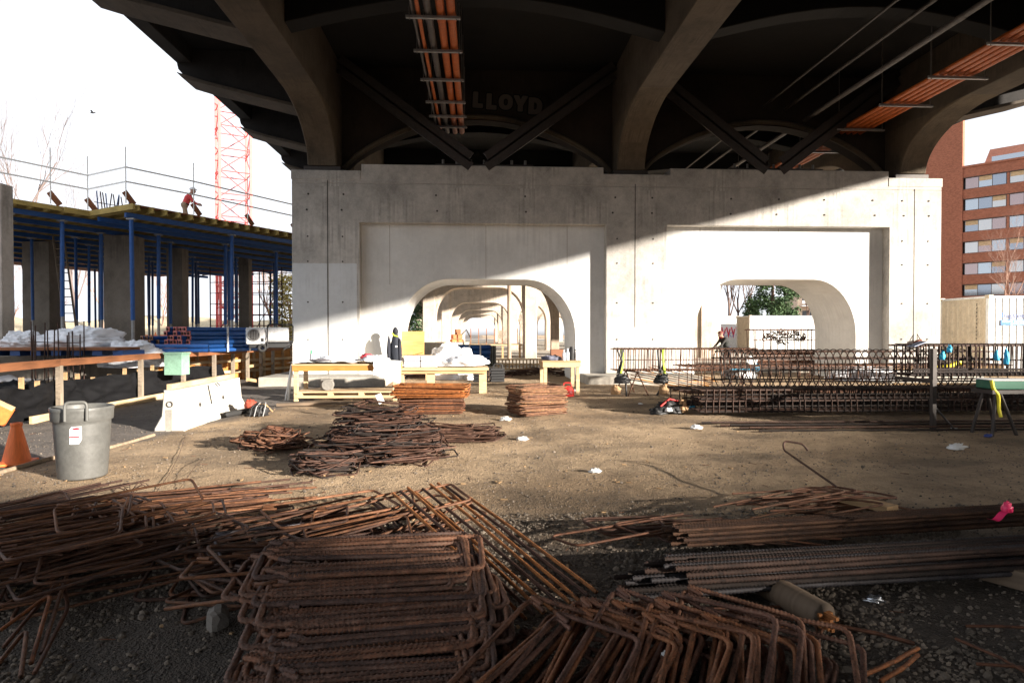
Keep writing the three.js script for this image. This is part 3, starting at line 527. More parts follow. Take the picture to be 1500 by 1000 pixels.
// far bank, hoarding and apartment block
{
  const g = new THREE.PlaneGeometry(150, 16, 60, 12); g.rotateX(-Math.PI / 2); const p = g.attributes.position;
  for (let i = 0; i < p.count; i++) p.setY(i, smooth(8, -4, p.getZ(i)) * (3.6 + fbm(p.getX(i) * 0.08, p.getZ(i) * 0.1, 1) * 2.5));
  g.computeVertexNormals(); g.rotateY(0.12); g.translate(-95, -0.05, -84); structure(part(scene, 'hill', boxUV(g), conc(0.55, 0.47, 0.33, 1, 0.05)));
  const net = paint(0.75, 0.22, 0.08, 0.8);
  const f = thing('safety_fence', 'low orange safety fence on the far side of the slab', 'fence', [0, 0, 0]);
  const a = at(20, 500, 52), b = at(420, 497, 56); a.y = b.y = 0;
  for (let i = 0; i < 3; i++) part(f, 'rail', beam(a.clone().setY(0.5 + i * 0.45), b.clone().setY(0.5 + i * 0.45), 0.05, 0.14), net);
  for (let i = 0; i <= 16; i++) { const q = a.clone().lerp(b, i / 16); part(f, 'post', beam(q.clone().setY(0), q.clone().setY(1.7), 0.08, 0.08), net); }
  const wall = paint(0.62, 0.50, 0.40, 0.9), win = plain(0.06, 0.07, 0.08, 0.2), rail = paint(0.78, 0.78, 0.78);
  const ap = thing('apartment_block', 'beige apartment block with white balconies right of the conifer', 'building', at(1168, 488, 105).setY(0), -0.25);
  part(ap, 'wall', span(0, 14, 0, 14, -9, 0, 0.05), wall);
  for (let j = 0; j < 5; j++) for (let i = 0; i < 3; i++) { const x = 0.8 + i * 4.4, y = 1.2 + j * 2.75; part(ap, 'window', span(x, x + 1.8, y, y + 1.5, -0.08, 0.03), win); part(ap, 'balcony', [span(x - 0.3, x + 2.6, y - 0.55, y - 0.4, 0.01, 1.3), span(x - 0.3, x + 2.6, y - 0.1, y + 0.42, 1.2, 1.28)], rail); }
  const wb = thing('site_hut', 'low white hut with red lettering beyond the archway, left of the white container', 'hut', at(1066, 488, 52).setY(0), 0);
  part(wb, 'wall', span(-1.4, 1.6, 0, 2.9, -2.5, 0, 0.02), M.white); part(wb, 'roof', span(-1.55, 1.75, 2.9, 3.05, -2.6, 0.12, 0.02), M.white);
  const cv = document.createElement('canvas'); cv.width = 256; cv.height = 128; const c = cv.getContext('2d'); c.fillStyle = '#d8d8dc'; c.fillRect(0, 0, 256, 128); c.strokeStyle = '#c03048'; c.lineWidth = 12; for (let i = 0; i < 5; i++) { c.beginPath(); c.moveTo(20 + i * 44, 24); c.lineTo(34 + i * 46, 100); c.lineTo(56 + i * 42, 40); c.stroke(); } c.strokeStyle = '#7a80b8'; c.lineWidth = 6; for (let i = 0; i < 4; i++) { c.beginPath(); c.arc(40 + i * 58, 92, 18, 0, 5); c.stroke(); }
  const t = new THREE.CanvasTexture(cv); t.colorSpace = THREE.SRGBColorSpace; const pl = new THREE.PlaneGeometry(2.4, 1.2); pl.translate(0.1, 1.75, 0.006); part(wb, 'graffiti', pl, new THREE.MeshStandardMaterial({ map: t, roughness: 0.8 }));
}
// ------------------------------------------------------------------ tower crane mast
function latticeMast(t, w, h, bay, mat, y0 = 0) {
  for (const [x, z] of [[0, 0], [w, 0], [w, w], [0, w]]) part(t, 'mast_leg', span(x - 0.11, x + 0.11, y0, h, z - 0.11, z + 0.11), mat);
  const faces = [[V(0, 0, 0), V(w, 0, 0)], [V(w, 0, 0), V(w, 0, w)], [V(w, 0, w), V(0, 0, w)], [V(0, 0, w), V(0, 0, 0)]];
  for (const [a, b] of faces) for (let y = y0, k = 0; y < h - 0.1; y += bay, k++) { const up = V(0, y, 0), u2 = V(0, y + bay, 0); part(t, 'strut', rod(a.clone().add(up), b.clone().add(up), 0.05, 4), mat); part(t, 'brace', k & 1 ? rod(a.clone().add(up), b.clone().add(u2), 0.045, 4) : rod(b.clone().add(up), a.clone().add(u2), 0.045, 4), mat); }
}
{ const t = thing('tower_crane', 'red lattice mast of a tower crane behind the slab formwork', 'crane', at(318, 495, 55).setY(0), 0.5); latticeMast(t, 2.5, 34, 1.95, M.craneRed); }

// ------------------------------------------------------------------ building under construction (left)
const U2 = V(0.52, 0, -0.854), N2 = V(0.854, 0, 0.52), C0 = V(-12.1, 0, -22.2), SLAB = 1.05, SOF = 5.72;
const bp = (a, b, y) => C0.clone().add(U2.clone().multiplyScalar(a)).sub(N2.clone().multiplyScalar(b)).setY(y);
const TURN = Math.atan2(0.854, 0.52);          // local +x along U2
{
  const pts = (list) => list.map(([a, b]) => { const p = bp(a, b, 0); return [p.x, -p.z]; });
  const flat = (list, y0, y1) => { const g = extr(pts(list), y1 - y0); g.rotateX(-Math.PI / 2); g.translate(0, y0, 0); return boxUV(g); };
  const gslab = flat([[-14, -3.4], [-9, -4.6], [20, -1.2], [20, 34], [-14, 34]].reverse(), -0.3, SLAB);
  structure(part(scene, 'slab', gslab, conc(0.42, 0.38, 0.33)));
  const t = thing('slab_formwork', 'slab formwork of yellow timber beams on blue steel props, building under construction at left', 'formwork', [0, 0, 0]);
  part(t, 'deck_sheet', flat([[-6, 2.77], [0, 2.77], [0, 0], [17, 0], [17, 26], [-6, 26]].reverse(), SOF + 0.36, SOF + 0.40), M.timberRed);
  part(t, 'concrete_deck', flat([[-5.9, 3.0], [0.2, 3.0], [0.2, 0.3], [16.8, 0.3], [16.8, 25.5], [-5.9, 25.5]].reverse(), SOF + 0.402, SOF + 0.46), conc(0.6, 0.58, 0.54));
  const joist = (a, b0, b1) => { const w = 0.08, p = [], q = []; for (const [y, h, ww] of [[SOF + 0.18, 0.04, w], [SOF + 0.26, 0.12, 0.035], [SOF + 0.34, 0.04, w]]) p.push(beam(bp(a, b0, y), bp(a, b1, y), ww, h)); return p; };
  for (let a = 0.08; a < 17; a += 0.5) part(t, 'joist', joist(a, -0.22, 20), M.yellow);
  for (let a = -5.9; a < 0; a += 0.5) part(t, 'joist', joist(a, 2.6, 22), M.yellow);
  part(t, 'edge_beam', beam(bp(-6, 2.55, SOF + 0.28), bp(-1.05, 2.55, SOF + 0.28), 0.07, 0.15), M.yellow); part(t, 'edge_beam', beam(bp(-0.95, 2.55, SOF + 0.28), bp(-0.12, 2.55, SOF + 0.28), 0.07, 0.2), M.yellow);
  part(t, 'edge_beam', beam(bp(-0.1, 2.6, SOF + 0.28), bp(-0.1, -0.2, SOF + 0.28), 0.07, 0.2), M.yellow);
  for (const b of [0.5, 2.2, 3.1, 5, 6.9, 8.8, 10.7, 12.6, 15, 17.5, 20]) part(t, 'steel_waler', beam(bp(b < 2.6 ? 0 : -6, b, SOF + 0.07), bp(17, b, SOF + 0.07), 0.12, 0.17), M.blue);
  reseed(8);
  const rows = [[0.5, [0.35, 4.1, 8.4, 12.4, 16]], [3.1, [-5.2, -2.5, -0.6, 2.6, 5.8, 9.0, 12.2, 15.5]], [6.9, [-5.4, -3, -1, 1.5, 4, 6.5, 9.2, 12, 15]], [4.8, [-4.4, -1.6, 1.6, 4.4, 7.2, 10.4, 13.6]], [8.8, [-4.6, -2, 0.6, 3, 5.2, 8, 10.6, 13.4]], [12.6, [-4, -1.4, 1.2, 3.4, 5.8, 8.2, 11, 14]], [10.7, [-5.4, -2.6, 0, 2.2, 4.6, 7, 9.6, 12.4, 15]], [15, [-5, -2, 1, 4, 7, 10, 13]], [20, [-5, -1.5, 2, 5.5, 9, 12.5]]];
  for (const [b, as] of rows) for (const a0 of as) {
    const a = a0 + rr(-0.2, 0.2), p0 = bp(a, b, SLAB), p1 = bp(a + rr(-0.04, 0.04), b, SOF), mid = p0.clone().lerp(p1, rr(0.2, 0.26));
    const r = b < 5 ? 0.074 : 0.062;
    const pr = part(t, 'prop', tube([mid, p1.clone().setY(SOF - 0.08)], r, 10), b < 9 ? M.blue : M.blueDark);
    part(pr, 'inner_tube', rod(p0, mid, r * 0.78, 8), M.galv); part(pr, 'foot_plate', box(0.2, 0.02, 0.2, p0.x, SLAB + 0.012, p0.z), M.galv); part(pr, 'head_plate', box(0.26, 0.06, 0.2, p1.x, SOF - 0.05, p1.z), M.galv);
  }
  // guard rails on the slab edge
  const railM = plain(0.85, 0.84, 0.8, 0.6);
  const rp = [[-6, 2.5], [-3.6, 2.5], [-1.4, 2.5], [-0.2, 2.5], [-0.2, 0.1], [2.2, -0.1], [4.6, -0.1], [7, -0.1], [9.5, -0.1], [12, -0.1], [14.5, -0.1], [17, -0.1]];
  for (const [a, b] of rp) { part(t, 'rail_post', beam(bp(a, b, SOF + 0.4), bp(a, b, SOF + 2.35), 0.028, 0.028), railM); const br = beam(bp(a, b + 0.1, SOF + 0.82), bp(a + 0.34, b + 0.1, SOF + 0.42), 0.03, 0.2); part(t, 'rail_bracket', br, M.timberRed); }
  for (let i = 0; i < rp.length - 1; i++) for (const y of [0.75, 1.25]) part(t, 'guard_rail', beam(bp(...rp[i], SOF + 0.4 + y), bp(...rp[i + 1], SOF + 0.4 + y), 0.025, 0.05), railM);
  for (const y of [0.8, 1.3]) part(t, 'guard_rail', beam(bp(-6, 24, SOF + 0.4 + y), bp(17, 24, SOF + 0.4 + y), 0.05, 0.12), railM);
  // wall starter bars above the slab
  const sb = thing('starter_bars', 'short cluster of dark starter bars standing on the slab edge', 'rebar', bp(0.5, 3.4, SOF + 0.46), TURN);
  for (let i = 0; i < 10; i++) part(sb, 'bar', rod(V(i * 0.13, 0, rr(-0.3, 0.3)), V(i * 0.13, 0.85, rr(-0.3, 0.3)), 0.022, 5), i % 3 ? M.rustDark : M.blueDark);
  part(sb, 'tie_bar', rod(V(0, 0.45, 0), V(1.2, 0.45, 0), 0.02), M.white);
  // concrete columns
  const cc = conc(0.30, 0.265, 0.23), cl = conc(0.55, 0.5, 0.45);
  for (const [px0, px1, d, m, lab, yt] of [[-16, 12, 18.2, cl, 'pale concrete column at the left picture edge, rising past the slab', 6.0], [45, 84, 28.0, cc, 'dark concrete column behind the second blue prop', SOF], [163, 203, 26.2, cc, 'broad dark concrete column in the middle of the propped slab', SOF], [249, 272, 30.0, cc, 'slim dark concrete column right of the broad one', SOF], [352, 367, 34, cc, 'narrow dark concrete column near the right end of the propped slab', SOF]]) {
    const a = at(px0, 488, d), b = at(px1, 488, d), w = a.distanceTo(b); const c = thing('concrete_column', lab, 'column', a.clone().lerp(b, 0.5).setY(SLAB - 0.01), -YAW - 0.0);
    part(c, 'column_shaft', box(w, yt - SLAB, w * 0.8, 0, (yt - SLAB) / 2, 0, 0.02), m);
  }
  // ladder under the slab
  const l0 = at(98, 497, 25.5), l1 = at(75, 330, 26.5); const ld = thing('ladder', 'dark ladder leaning under the propped slab', 'ladder', l0.setY(SLAB)); const dv = l1.clone().sub(l0), sd = V(0.45, 0, 0);
  for (const s of [0, 1]) part(ld, 'stile', beam(sd.clone().multiplyScalar(s), dv.clone().add(sd.clone().multiplyScalar(s)), 0.06, 0.06), M.timberGrey);
  for (let i = 1; i < 15; i++) part(ld, 'rung', rod(dv.clone().multiplyScalar(i / 15), dv.clone().multiplyScalar(i / 15).add(sd), 0.022, 5), M.timberGrey);
  // scaffold tower behind
  const sc = thing('scaffold_tower', 'red and dark scaffold tower behind the right end of the propped slab', 'scaffold', at(308, 495, 40).setY(SLAB * 0), -0.2);
  for (let i = 0; i < 5; i++) for (const z of [0, -1.6]) part(sc, 'standard', rod(V(i * 1.25, 0, z), V(i * 1.25, 6.3, z), 0.04, 6), i === 1 ? M.craneRed : M.darkSteel);
  for (let y = 0.7; y < 6.3; y += 0.7) for (const z of [0, -1.6]) part(sc, 'ledger', rod(V(0, y, z), V(5, y, z), 0.026, 5), y % 1.4 < 0.71 && z === 0 ? M.craneRed : M.darkSteel);
  for (let i = 0; i < 4; i++) part(sc, 'brace', rod(V(i * 1.25, 0.7 + (i % 2) * 2, 0), V(i * 1.25 + 1.25, 2.8 + (i % 2) * 2, 0), 0.022, 5), i % 2 ? M.craneRed : M.darkSteel);
}
// site fence: timber rail, posts, black sheeting, kerb board
{
  const a = gp(-40, 640), b = gp(128, 598), c = gp(300, 570), d = gp(428, 547); const line = [a, b, c, d];
  const f = thing('site_fence', 'timber guard rail with grey posts along the muddy lane, black sheeting below', 'fence', [0, 0, 0]);
  const along = s => { const L = [a.distanceTo(b), b.distanceTo(c), c.distanceTo(d)]; let q = s * (L[0] + L[1] + L[2]); for (let i = 0; i < 3; i++) { if (q <= L[i] || i === 2) return line[i].clone().lerp(line[i + 1], q / L[i]); q -= L[i]; } };
  const ts = [0.0, 0.17, 0.36, 0.475, 0.58, 0.66, 0.73, 0.80, 0.87, 0.94, 1];
  for (let i = 0; i < ts.length - 1; i++) { const p = along(ts[i]), q = along(ts[i + 1]); part(f, 'top_rail', beam(p.clone().setY(1.03), q.clone().setY(1.03), 0.05, 0.14), M.timberRed); if (i > 5) part(f, 'middle_rail', beam(p.clone().setY(0.5), q.clone().setY(0.5), 0.04, 0.09), M.timber); }
  for (const s of ts) { const p = along(s); part(f, 'post', beam(p.clone().setY(-0.1), p.clone().setY(0.97), 0.09, 0.09), M.timberGrey); }
  reseed(19);
  for (let i = 0; i < 16; i++) { const p = along(0.03 + i * 0.034).add(V(-0.25, 0, -0.2)); part(f, 'stake', beam(p.clone().setY(0), p.clone().setY(rr(0.62, 0.84)), 0.07, 0.05), M.timber); }
  const bk = s => along(s).add(V(-0.1, 0, -0.12));
  part(f, 'black_sheeting', sheet((u, v) => { const p = bk(u * 0.62), w = fbm(u * 16, v * 2.2, 3, 3) * 0.22; return V(p.x - w, 0.03 + v * (0.62 + 0.12 * noise(u * 9, 1, 1)), p.z + w * 0.7); }, 140, 14, 0.004), M.blackSheet);
  part(f, 'kerb_board', beam(along(0.1).setY(0.06).add(V(0.1, 0, 0.1)), along(0.57).setY(0.06).add(V(0.1, 0, 0.1)), 0.05, 0.14), M.timberPale);
  // crumpled free end of the sheeting
  solo('plastic_sheet', (() => { const p = gp(25, 600, 0.0); const g = lump(0.75, 0.42, 0.45, 0.42, 3.2, 7, 40); g.translate(p.x, -0.02, p.z - 0.2); return g; })(), M.blackSheet, 'crumpled black plastic sheet heaped at the left picture edge behind the cone', 'plastic sheet');
  // form panels: vertical boards of the trench behind the far end of the fence
  const w = thing('form_panel', 'orange brown plywood form wall with upright studs behind the fence, left of the pier', 'formwork', [0, 0, 0]);
  const p0 = bp(-1.6, -3.80, 0), p1 = bp(6, -2.92, 0), ox = N2.clone().multiplyScalar(0.06);
  part(w, 'plywood_face', beam(p0.clone().setY(0.5), p1.clone().setY(0.5), 0.03, 1.0), M.timberOrange);
  for (let i = 0; i <= 16; i++) { const q = p0.clone().lerp(p1, i / 16).add(ox); part(w, 'stud', beam(q.clone().setY(0), q.clone().setY(0.97), 0.09, 0.05), i % 3 ? M.timber : M.timberPale); }
  for (const y of [0.3, 0.66]) part(w, 'waler', beam(p0.clone().add(ox).add(ox).setY(y), p1.clone().add(ox).add(ox).setY(y), 0.06, 0.09), M.timberPale);
}
// white tarpaulins, blue pallets, starter bars behind the fence
{
  const drape = (name, label, px0, px1, pyT, d, hgt, dep, sd) => { const a = at(px0, pyT, d), b = at(px1, pyT, d); const c = a.clone().lerp(b, 0.5), w = a.distanceTo(b) / 2; const g = lump(w, hgt, dep, 0.22, 2.4, sd, 84); g.rotateY(-0.1); g.translate(c.x, c.y - hgt * 1.28, c.z); return solo(name, g, M.tarp, label, 'tarpaulin'); };
  drape('white_tarp', 'bulging white tarpaulin heap at far left behind the starter bars', 8, 64, 487, 16.2, 0.36, 0.6, 1);
  drape('white_tarp', 'high white tarpaulin heap left of the blue prop bundles', 55, 180, 482, 16.8, 0.52, 1.0, 2);
  drape('white_tarp', 'white tarpaulin spilling down toward the fence beside the green box', 150, 240, 502, 16.6, 0.5, 0.8, 3);
  const a = gp(-30, 600).add(V(-0.9, 0, -0.9)), b = gp(265, 566).add(V(-0.9, 0, -0.9));
  solo('white_tarp', sheet((u, v) => { const p = a.clone().lerp(b, u); return V(p.x - v * 1.0 + 0.15 * noise(u * 14, v * 4, 1), 0.45 + 0.62 * smooth(0, 0.85, v) + 0.12 * fbm(u * 13, v * 3.5, 4, 3), p.z - v * 0.9); }, 90, 20, 0.02), M.tarp, 'long white tarpaulin draped over the slab edge under the timber rail', 'tarpaulin');
  const pal = thing('blue_pallet', 'low blue pallet with a plywood top under the white tarpaulin at left', 'pallet', at(85, 532, 15.4).setY(SLAB), -0.05);
  part(pal, 'pallet_top', span(-1.9, 1.75, 0.13, 0.2, -0.5, 0.5, 0.01), M.timberRed); for (let i = 0; i < 8; i++) part(pal, 'bearer', span(-1.85 + i * 0.5, -1.6 + i * 0.5, 0, 0.13, -0.45, 0.45, 0.01), M.blueDark);
  const sb = thing('starter_bars', 'tall rusty starter bars standing in front of the white tarpaulin at left', 'rebar', at(80, 525, 14.6).setY(0.3), 0); reseed(44);
  for (let i = 0; i < 13; i++) { const x = -0.62 + i * 0.095 + rr(-0.03, 0.03), z = rr(-0.3, 0.3); part(sb, 'bar', rod(V(x, 0, z), V(x + rr(-0.05, 0.05), rr(1.25, 1.6), z), 0.015, 5), M.rustDark); }
  part(sb, 'tie_bar', rod(V(-0.6, 1.1, 0), V(0.6, 1.06, 0), 0.012), M.rustDark);
}
function propBundle(label, p, turn, rows, cols, L, r, endMat) {
  const t = thing('prop_bundle', label, 'steel props', p, turn); reseed(rows * 31 + cols);
  for (let j = 0; j < rows; j++) for (let i = 0; i < cols - (j & 1); i++) {
    const z = (i + (j & 1) * 0.5) * r * 2.25, y = r + j * r * 1.95, x0 = rr(-0.15, 0.12);
    const pr = part(t, 'prop', rod(V(x0, y, -z), V(x0 + L, y, -z), r, 9), M.blue);
    part(pr, 'end_plate', box(0.02, r * 2.3, r * 2.3, x0 - 0.02, y, -z), endMat); part(pr, 'end_socket', rod(V(x0 - 0.05, y, -z), V(x0 - 0.03, y, -z), r * 0.6, 8), M.rustDark);
  }
  for (const s of [0.45, 0.75]) part(t, 'strap', [span(L * s - 0.03, L * s + 0.03, 0, rows * r * 1.97 + 0.03, 0.04 + r, 0.055 + r)], M.white);
  return t;
}
{
  const endR = paint(0.50, 0.16, 0.14, 0.7), endB = paint(0.30, 0.16, 0.10, 0.8);
  propBundle('big bundle of blue steel props with pinkish red end plates beside the white heater', at(276, 519, 17.2).setY(SLAB), 1.08, 6, 7, 2.7, 0.062, endR);
  propBundle('smaller bundle of blue props with brown ends, left of the big bundle', at(226, 514, 18.0).setY(SLAB), 1.0, 4, 5, 1.9, 0.06, endB);
  const gb = thing('green_crate', 'pale mint green box standing behind the fence rail', 'box', at(259, 545, 15.6).setY(0.55), -0.1); part(gb, 'box_body', box(0.46, 0.52, 0.35, 0, 0.26, 0, 0.01), M.mint); part(gb, 'box_lid', box(0.5, 0.05, 0.39, 0, 0.545, 0, 0.01), M.mint);
  for (const [k, y] of [[0, 0.08], [1, 0.2]]) { const q = at(215, 522, 16.9); solo('blue_tube', rod(V(q.x, SLAB + y, q.z + k * 0.2), V(q.x + 1.7, SLAB + y, q.z + 0.1), 0.055, 9), M.blue, k ? 'upper loose blue prop lying before the bundles' : 'lower loose blue prop lying before the bundles', 'steel prop'); }
  // heater
  const h = thing('site_heater', 'white drum heater in a black wheeled frame at the right end of the slab', 'heater', at(387, 506, 18.6).setY(SLAB), 0.28);
  part(h, 'heater_body', box(0.52, 0.50, 0.55, -0.24, 0.47, 0, 0.04), M.white); const dr = new THREE.CylinderGeometry(0.23, 0.23, 0.75, 20); dr.rotateZ(Math.PI / 2); dr.translate(0.32, 0.5, 0); part(h, 'heater_drum', dr, M.white);
  const gr = new THREE.CylinderGeometry(0.16, 0.16, 0.02, 24); gr.rotateX(Math.PI / 2); gr.translate(-0.28, 0.5, 0.285); part(h, 'outlet_grille', gr, M.darkSteel); const ring = new THREE.TorusGeometry(0.165, 0.02, 8, 24); ring.translate(-0.28, 0.5, 0.29); part(h, 'outlet_ring', ring, M.galv);
  for (let i = 0; i < 6; i++) part(h, 'grille_slat', span(-0.4 + i * 0.045, -0.385 + i * 0.045, 0.38, 0.62, 0.296, 0.305), M.galv);
  part(h, 'nameplate', span(-0.08, 0.0, 0.3, 0.4, 0.276, 0.285), M.black); part(h, 'fuel_tank', box(1.15, 0.14, 0.5, 0.15, 0.18, 0, 0.03), M.black);
  for (const z of [-0.27, 0.27]) part(h, 'frame_tube', tube(filleted([V(0.1, 0.1, z), V(0.1, 0.82, z), V(0.82, 0.82, z), V(0.82, 0.25, z), V(0.55, 0.05, z)], 0.08), 0.02, 6), M.black);
  for (const z of [-0.3, 0.3]) { const w = new THREE.TorusGeometry(0.09, 0.04, 8, 18); w.translate(-0.05, 0.12, z); part(h, 'wheel', w, M.rubber); }
}

// ------------------------------------------------------------------ lane side: bin, cone, barrier, bag
const gy = p => { p.y = groundY(p.x, p.z); return p; };
{
  const p = gy(gp(121, 698)); const t = thing('trash_bin', 'big grey round plastic bin with a red and white label beside the hose', 'bin', p, 0.12);
  const bin = plain(0.10, 0.10, 0.094, 0.5); t.scale.x = t.scale.z = 0.94;
  const prof = [[0, 0.0], [0.235, 0.0], [0.25, 0.02], [0.27, 0.3], [0.288, 0.6], [0.29, 0.635], [0.312, 0.64], [0.316, 0.70], [0.316, 0.745], [0.322, 0.75], [0.322, 0.785], [0.308, 0.79], [0.30, 0.77], [0.285, 0.6], [0.245, 0.03], [0, 0.03]].map(q => new THREE.Vector2(q[0], q[1]));
  part(t, 'bin_body', boxUV(new THREE.LatheGeometry(prof, 56)), new THREE.MeshStandardMaterial({ color: lin(0.112, 0.112, 0.105), map: blotMap, roughness: 0.5, bumpMap: concBump, bumpScale: 0.003 }));
  for (const a of [0.25]) { const c = Math.cos(a), s = Math.sin(a); const hp = [V(-0.105, 0.66, 0.33), V(-0.105, 0.86, 0.325), V(0.105, 0.86, 0.325), V(0.105, 0.66, 0.33)].map(q => V(q.x * c + q.z * s, q.y, q.z * c - q.x * s)); part(t, 'handle', tube(filleted(hp, 0.05), 0.017, 8), bin); }
  const cv = document.createElement('canvas'); cv.width = 160; cv.height = 256; const c = cv.getContext('2d'); c.clearRect(0, 0, 160, 256); c.fillStyle = '#e6e3e0'; c.beginPath(); c.moveTo(12, 40); c.lineTo(40, 6); c.lineTo(154, 6); c.lineTo(154, 190); c.lineTo(120, 250); c.lineTo(6, 250); c.closePath(); c.fill();
  c.fillStyle = '#b81c2c'; c.beginPath(); c.ellipse(92, 36, 48, 16, 0, 0, 7); c.fill(); c.fillStyle = '#2a2a2c'; c.fillRect(36, 66, 104, 12); c.fillStyle = '#c01f2e'; c.fillRect(10, 140, 118, 20); c.fillStyle = '#55555a'; for (let i = 0; i < 4; i++) c.fillRect(20, 182 + i * 15, 60 + i * 9, 5);
  const tx = new THREE.CanvasTexture(cv); tx.colorSpace = THREE.SRGBColorSpace;
  const lg = new THREE.CylinderGeometry(0.291, 0.281, 0.2, 10, 1, true, -0.03, 0.46); lg.translate(0, 0.5, 0); part(t, 'label', lg, new THREE.MeshStandardMaterial({ map: tx, transparent: true, alphaTest: 0.5, roughness: 0.5 }));
  // cone
  const cp = gy(gp(24, 678)); const k = thing('traffic_cone', 'weathered orange traffic cone at the left picture edge', 'traffic cone', cp, 0.35);
  const orangeC = paint(0.95, 0.22, 0.05, 0.6);
  const cpf = [[0.155, 0.035], [0.15, 0.05], [0.145, 0.06], [0.055, 0.46], [0.062, 0.47], [0.062, 0.505], [0.045, 0.51], [0.04, 0.47], [0.1, 0.1]].map(q => new THREE.Vector2(q[0], q[1]));
  part(k, 'cone_body', new THREE.LatheGeometry(cpf, 36), orangeC); part(k, 'cone_base', box(0.37, 0.035, 0.37, 0, 0.018, 0, 0.015), orangeC);
  const bz = gy(gp(-14, 672)); const br = thing('barricade', 'tilted orange and white barricade board leaning into the picture beside the cone', 'barricade', bz, 0.2);
  part(br, 'board', beam(V(-0.55, 0.95, 0), V(0.22, 0.52, 0.03), 0.03, 0.24), orangeC); part(br, 'pale_strip', beam(V(-0.5, 1.06, 0.0), V(0.27, 0.63, 0.03), 0.035, 0.05), M.timberPale); part(br, 'leg', beam(V(-0.45, 0, 0.05), V(-0.3, 0.95, 0), 0.05, 0.05), orangeC);
  const hp = hoseLine.map(q => gy(q.clone()).add(V(0, 0.018, 0))); solo('hose', tube(new THREE.CatmullRomCurve3(hp).getPoints(40), 0.028, 8), wood(0.36, 0.29, 0.22), 'long tan hose lying along the edge of the muddy lane', 'hose');
}
{
  // concrete road barrier
  const a = gy(gp(247, 630)), b = gp(364, 592); const d = b.clone().sub(a); const L = 2.95; const t = thing('concrete_barrier', 'sunlit white concrete road barrier with black strap marks', 'barrier', a, Math.atan2(-d.z, d.x));
  const prof = [[-0.24, 0], [0.24, 0], [0.24, 0.05], [0.125, 0.26], [0.085, 0.68], [-0.085, 0.68], [-0.125, 0.26], [-0.24, 0.05]];
  const g = extr(prof, L - 0.04, 0.02); g.translate(0, 0, 0.02); g.rotateY(Math.PI / 2); part(t, 'barrier_body', boxUV(g), conc(0.66, 0.64, 0.59, 0.9, 0.006));
  for (const [x, y] of [[0.9, 0.34], [1.95, 0.36]]) { const c = new THREE.CylinderGeometry(0.035, 0.035, 0.03, 14); c.rotateX(Math.PI / 2 - 0.12); c.translate(x, y, 0.118); part(t, 'lifting_hole', c, M.sealant); }
  const st = (x0, y0, x1, y1, w) => { const z = y => 0.085 + (0.68 - y) / 0.42 * 0.04 + 0.004; return beam(V(x0, y0, z(y0)), V(x1, y1, z(y1)), w, 0.006); };
  part(t, 'strap_mark', st(1.3, 0.66, 1.38, 0.3, 0.05), M.black); part(t, 'strap_mark', st(1.62, 0.67, 1.74, 0.6, 0.03), M.black); part(t, 'strap_mark', st(1.72, 0.67, 1.86, 0.6, 0.03), M.black);
  const eye = new THREE.TorusGeometry(0.045, 0.007, 6, 16); eye.rotateY(Math.PI / 2); eye.translate(-0.012, 0.45, 0.02); part(t, 'end_loop', eye, M.darkSteel);
  const nt = span(-0.004, 0.006, 0.0, 0.36, -0.05, 0.05); part(t, 'end_slot', nt, conc(0.4, 0.38, 0.34));
  // plank on top
  const p0 = a.clone().add(d.clone().setY(0).normalize().multiplyScalar(0.15)).setY(a.y + 0.725), p1 = a.clone().add(d.clone().setY(0).normalize().multiplyScalar(2.95)).setY(a.y + 0.72);
  solo('timber_plank', beam(p0.add(V(-0.06, 0, 0)), p1.add(V(-0.06, 0, 0)), 0.09, 0.09, 0.006), M.timberPale, 'pale timber lying along the top of the concrete barrier', 'plank');
  const q0 = gp(362, 570), q1 = gp(384, 562); solo('timber_plank', beam(q0.setY(0.28), q1.setY(0.06), 0.05, 0.09), M.timber, 'short timber offcut sloping down behind the far end of the barrier', 'plank');
  // pipe and tool bag
  const c0 = gy(gp(330, 612)), c1 = gp(352, 604); solo('black_pipe', [tube([c0.clone().setY(0.06), c1.clone().add(V(0.3, 0.06, -0.1))], 0.055, 14)], M.rubber, 'short black pipe lying at the foot of the barrier', 'pipe');
  const bp2 = gy(gp(377, 608)); const bg = thing('backpack', 'black and rust red tool backpack slumped on the ground beside the barrier', 'bag', bp2, 0.2);
  part(bg, 'bag_body', (() => { const g2 = lump(0.2, 0.17, 0.16, 0.3, 2.6, 12, 30); g2.translate(0.02, 0.02, 0); return g2; })(), M.black);
  part(bg, 'top_pocket', (() => { const g2 = lump(0.12, 0.12, 0.1, 0.3, 2.6, 15, 24); g2.translate(-0.13, 0.17, -0.03); return g2; })(), plain(0.32, 0.055, 0.03, 0.7));
  for (let i = 0; i < 4; i++) part(bg, 'strap', tube([V(-0.12 + i * 0.08, 0.02, 0.17), V(-0.08 + i * 0.08, 0.2, 0.14), V(0 + i * 0.05, 0.27, 0)], 0.011, 5), i % 2 ? plain(0.3, 0.3, 0.3) : M.black);
  part(bg, 'webbing', tube([V(0.05, 0.24, 0.02), V(0.15, 0.22, -0.02), V(0.28, 0.08, 0)], 0.018, 6), M.leather);
}
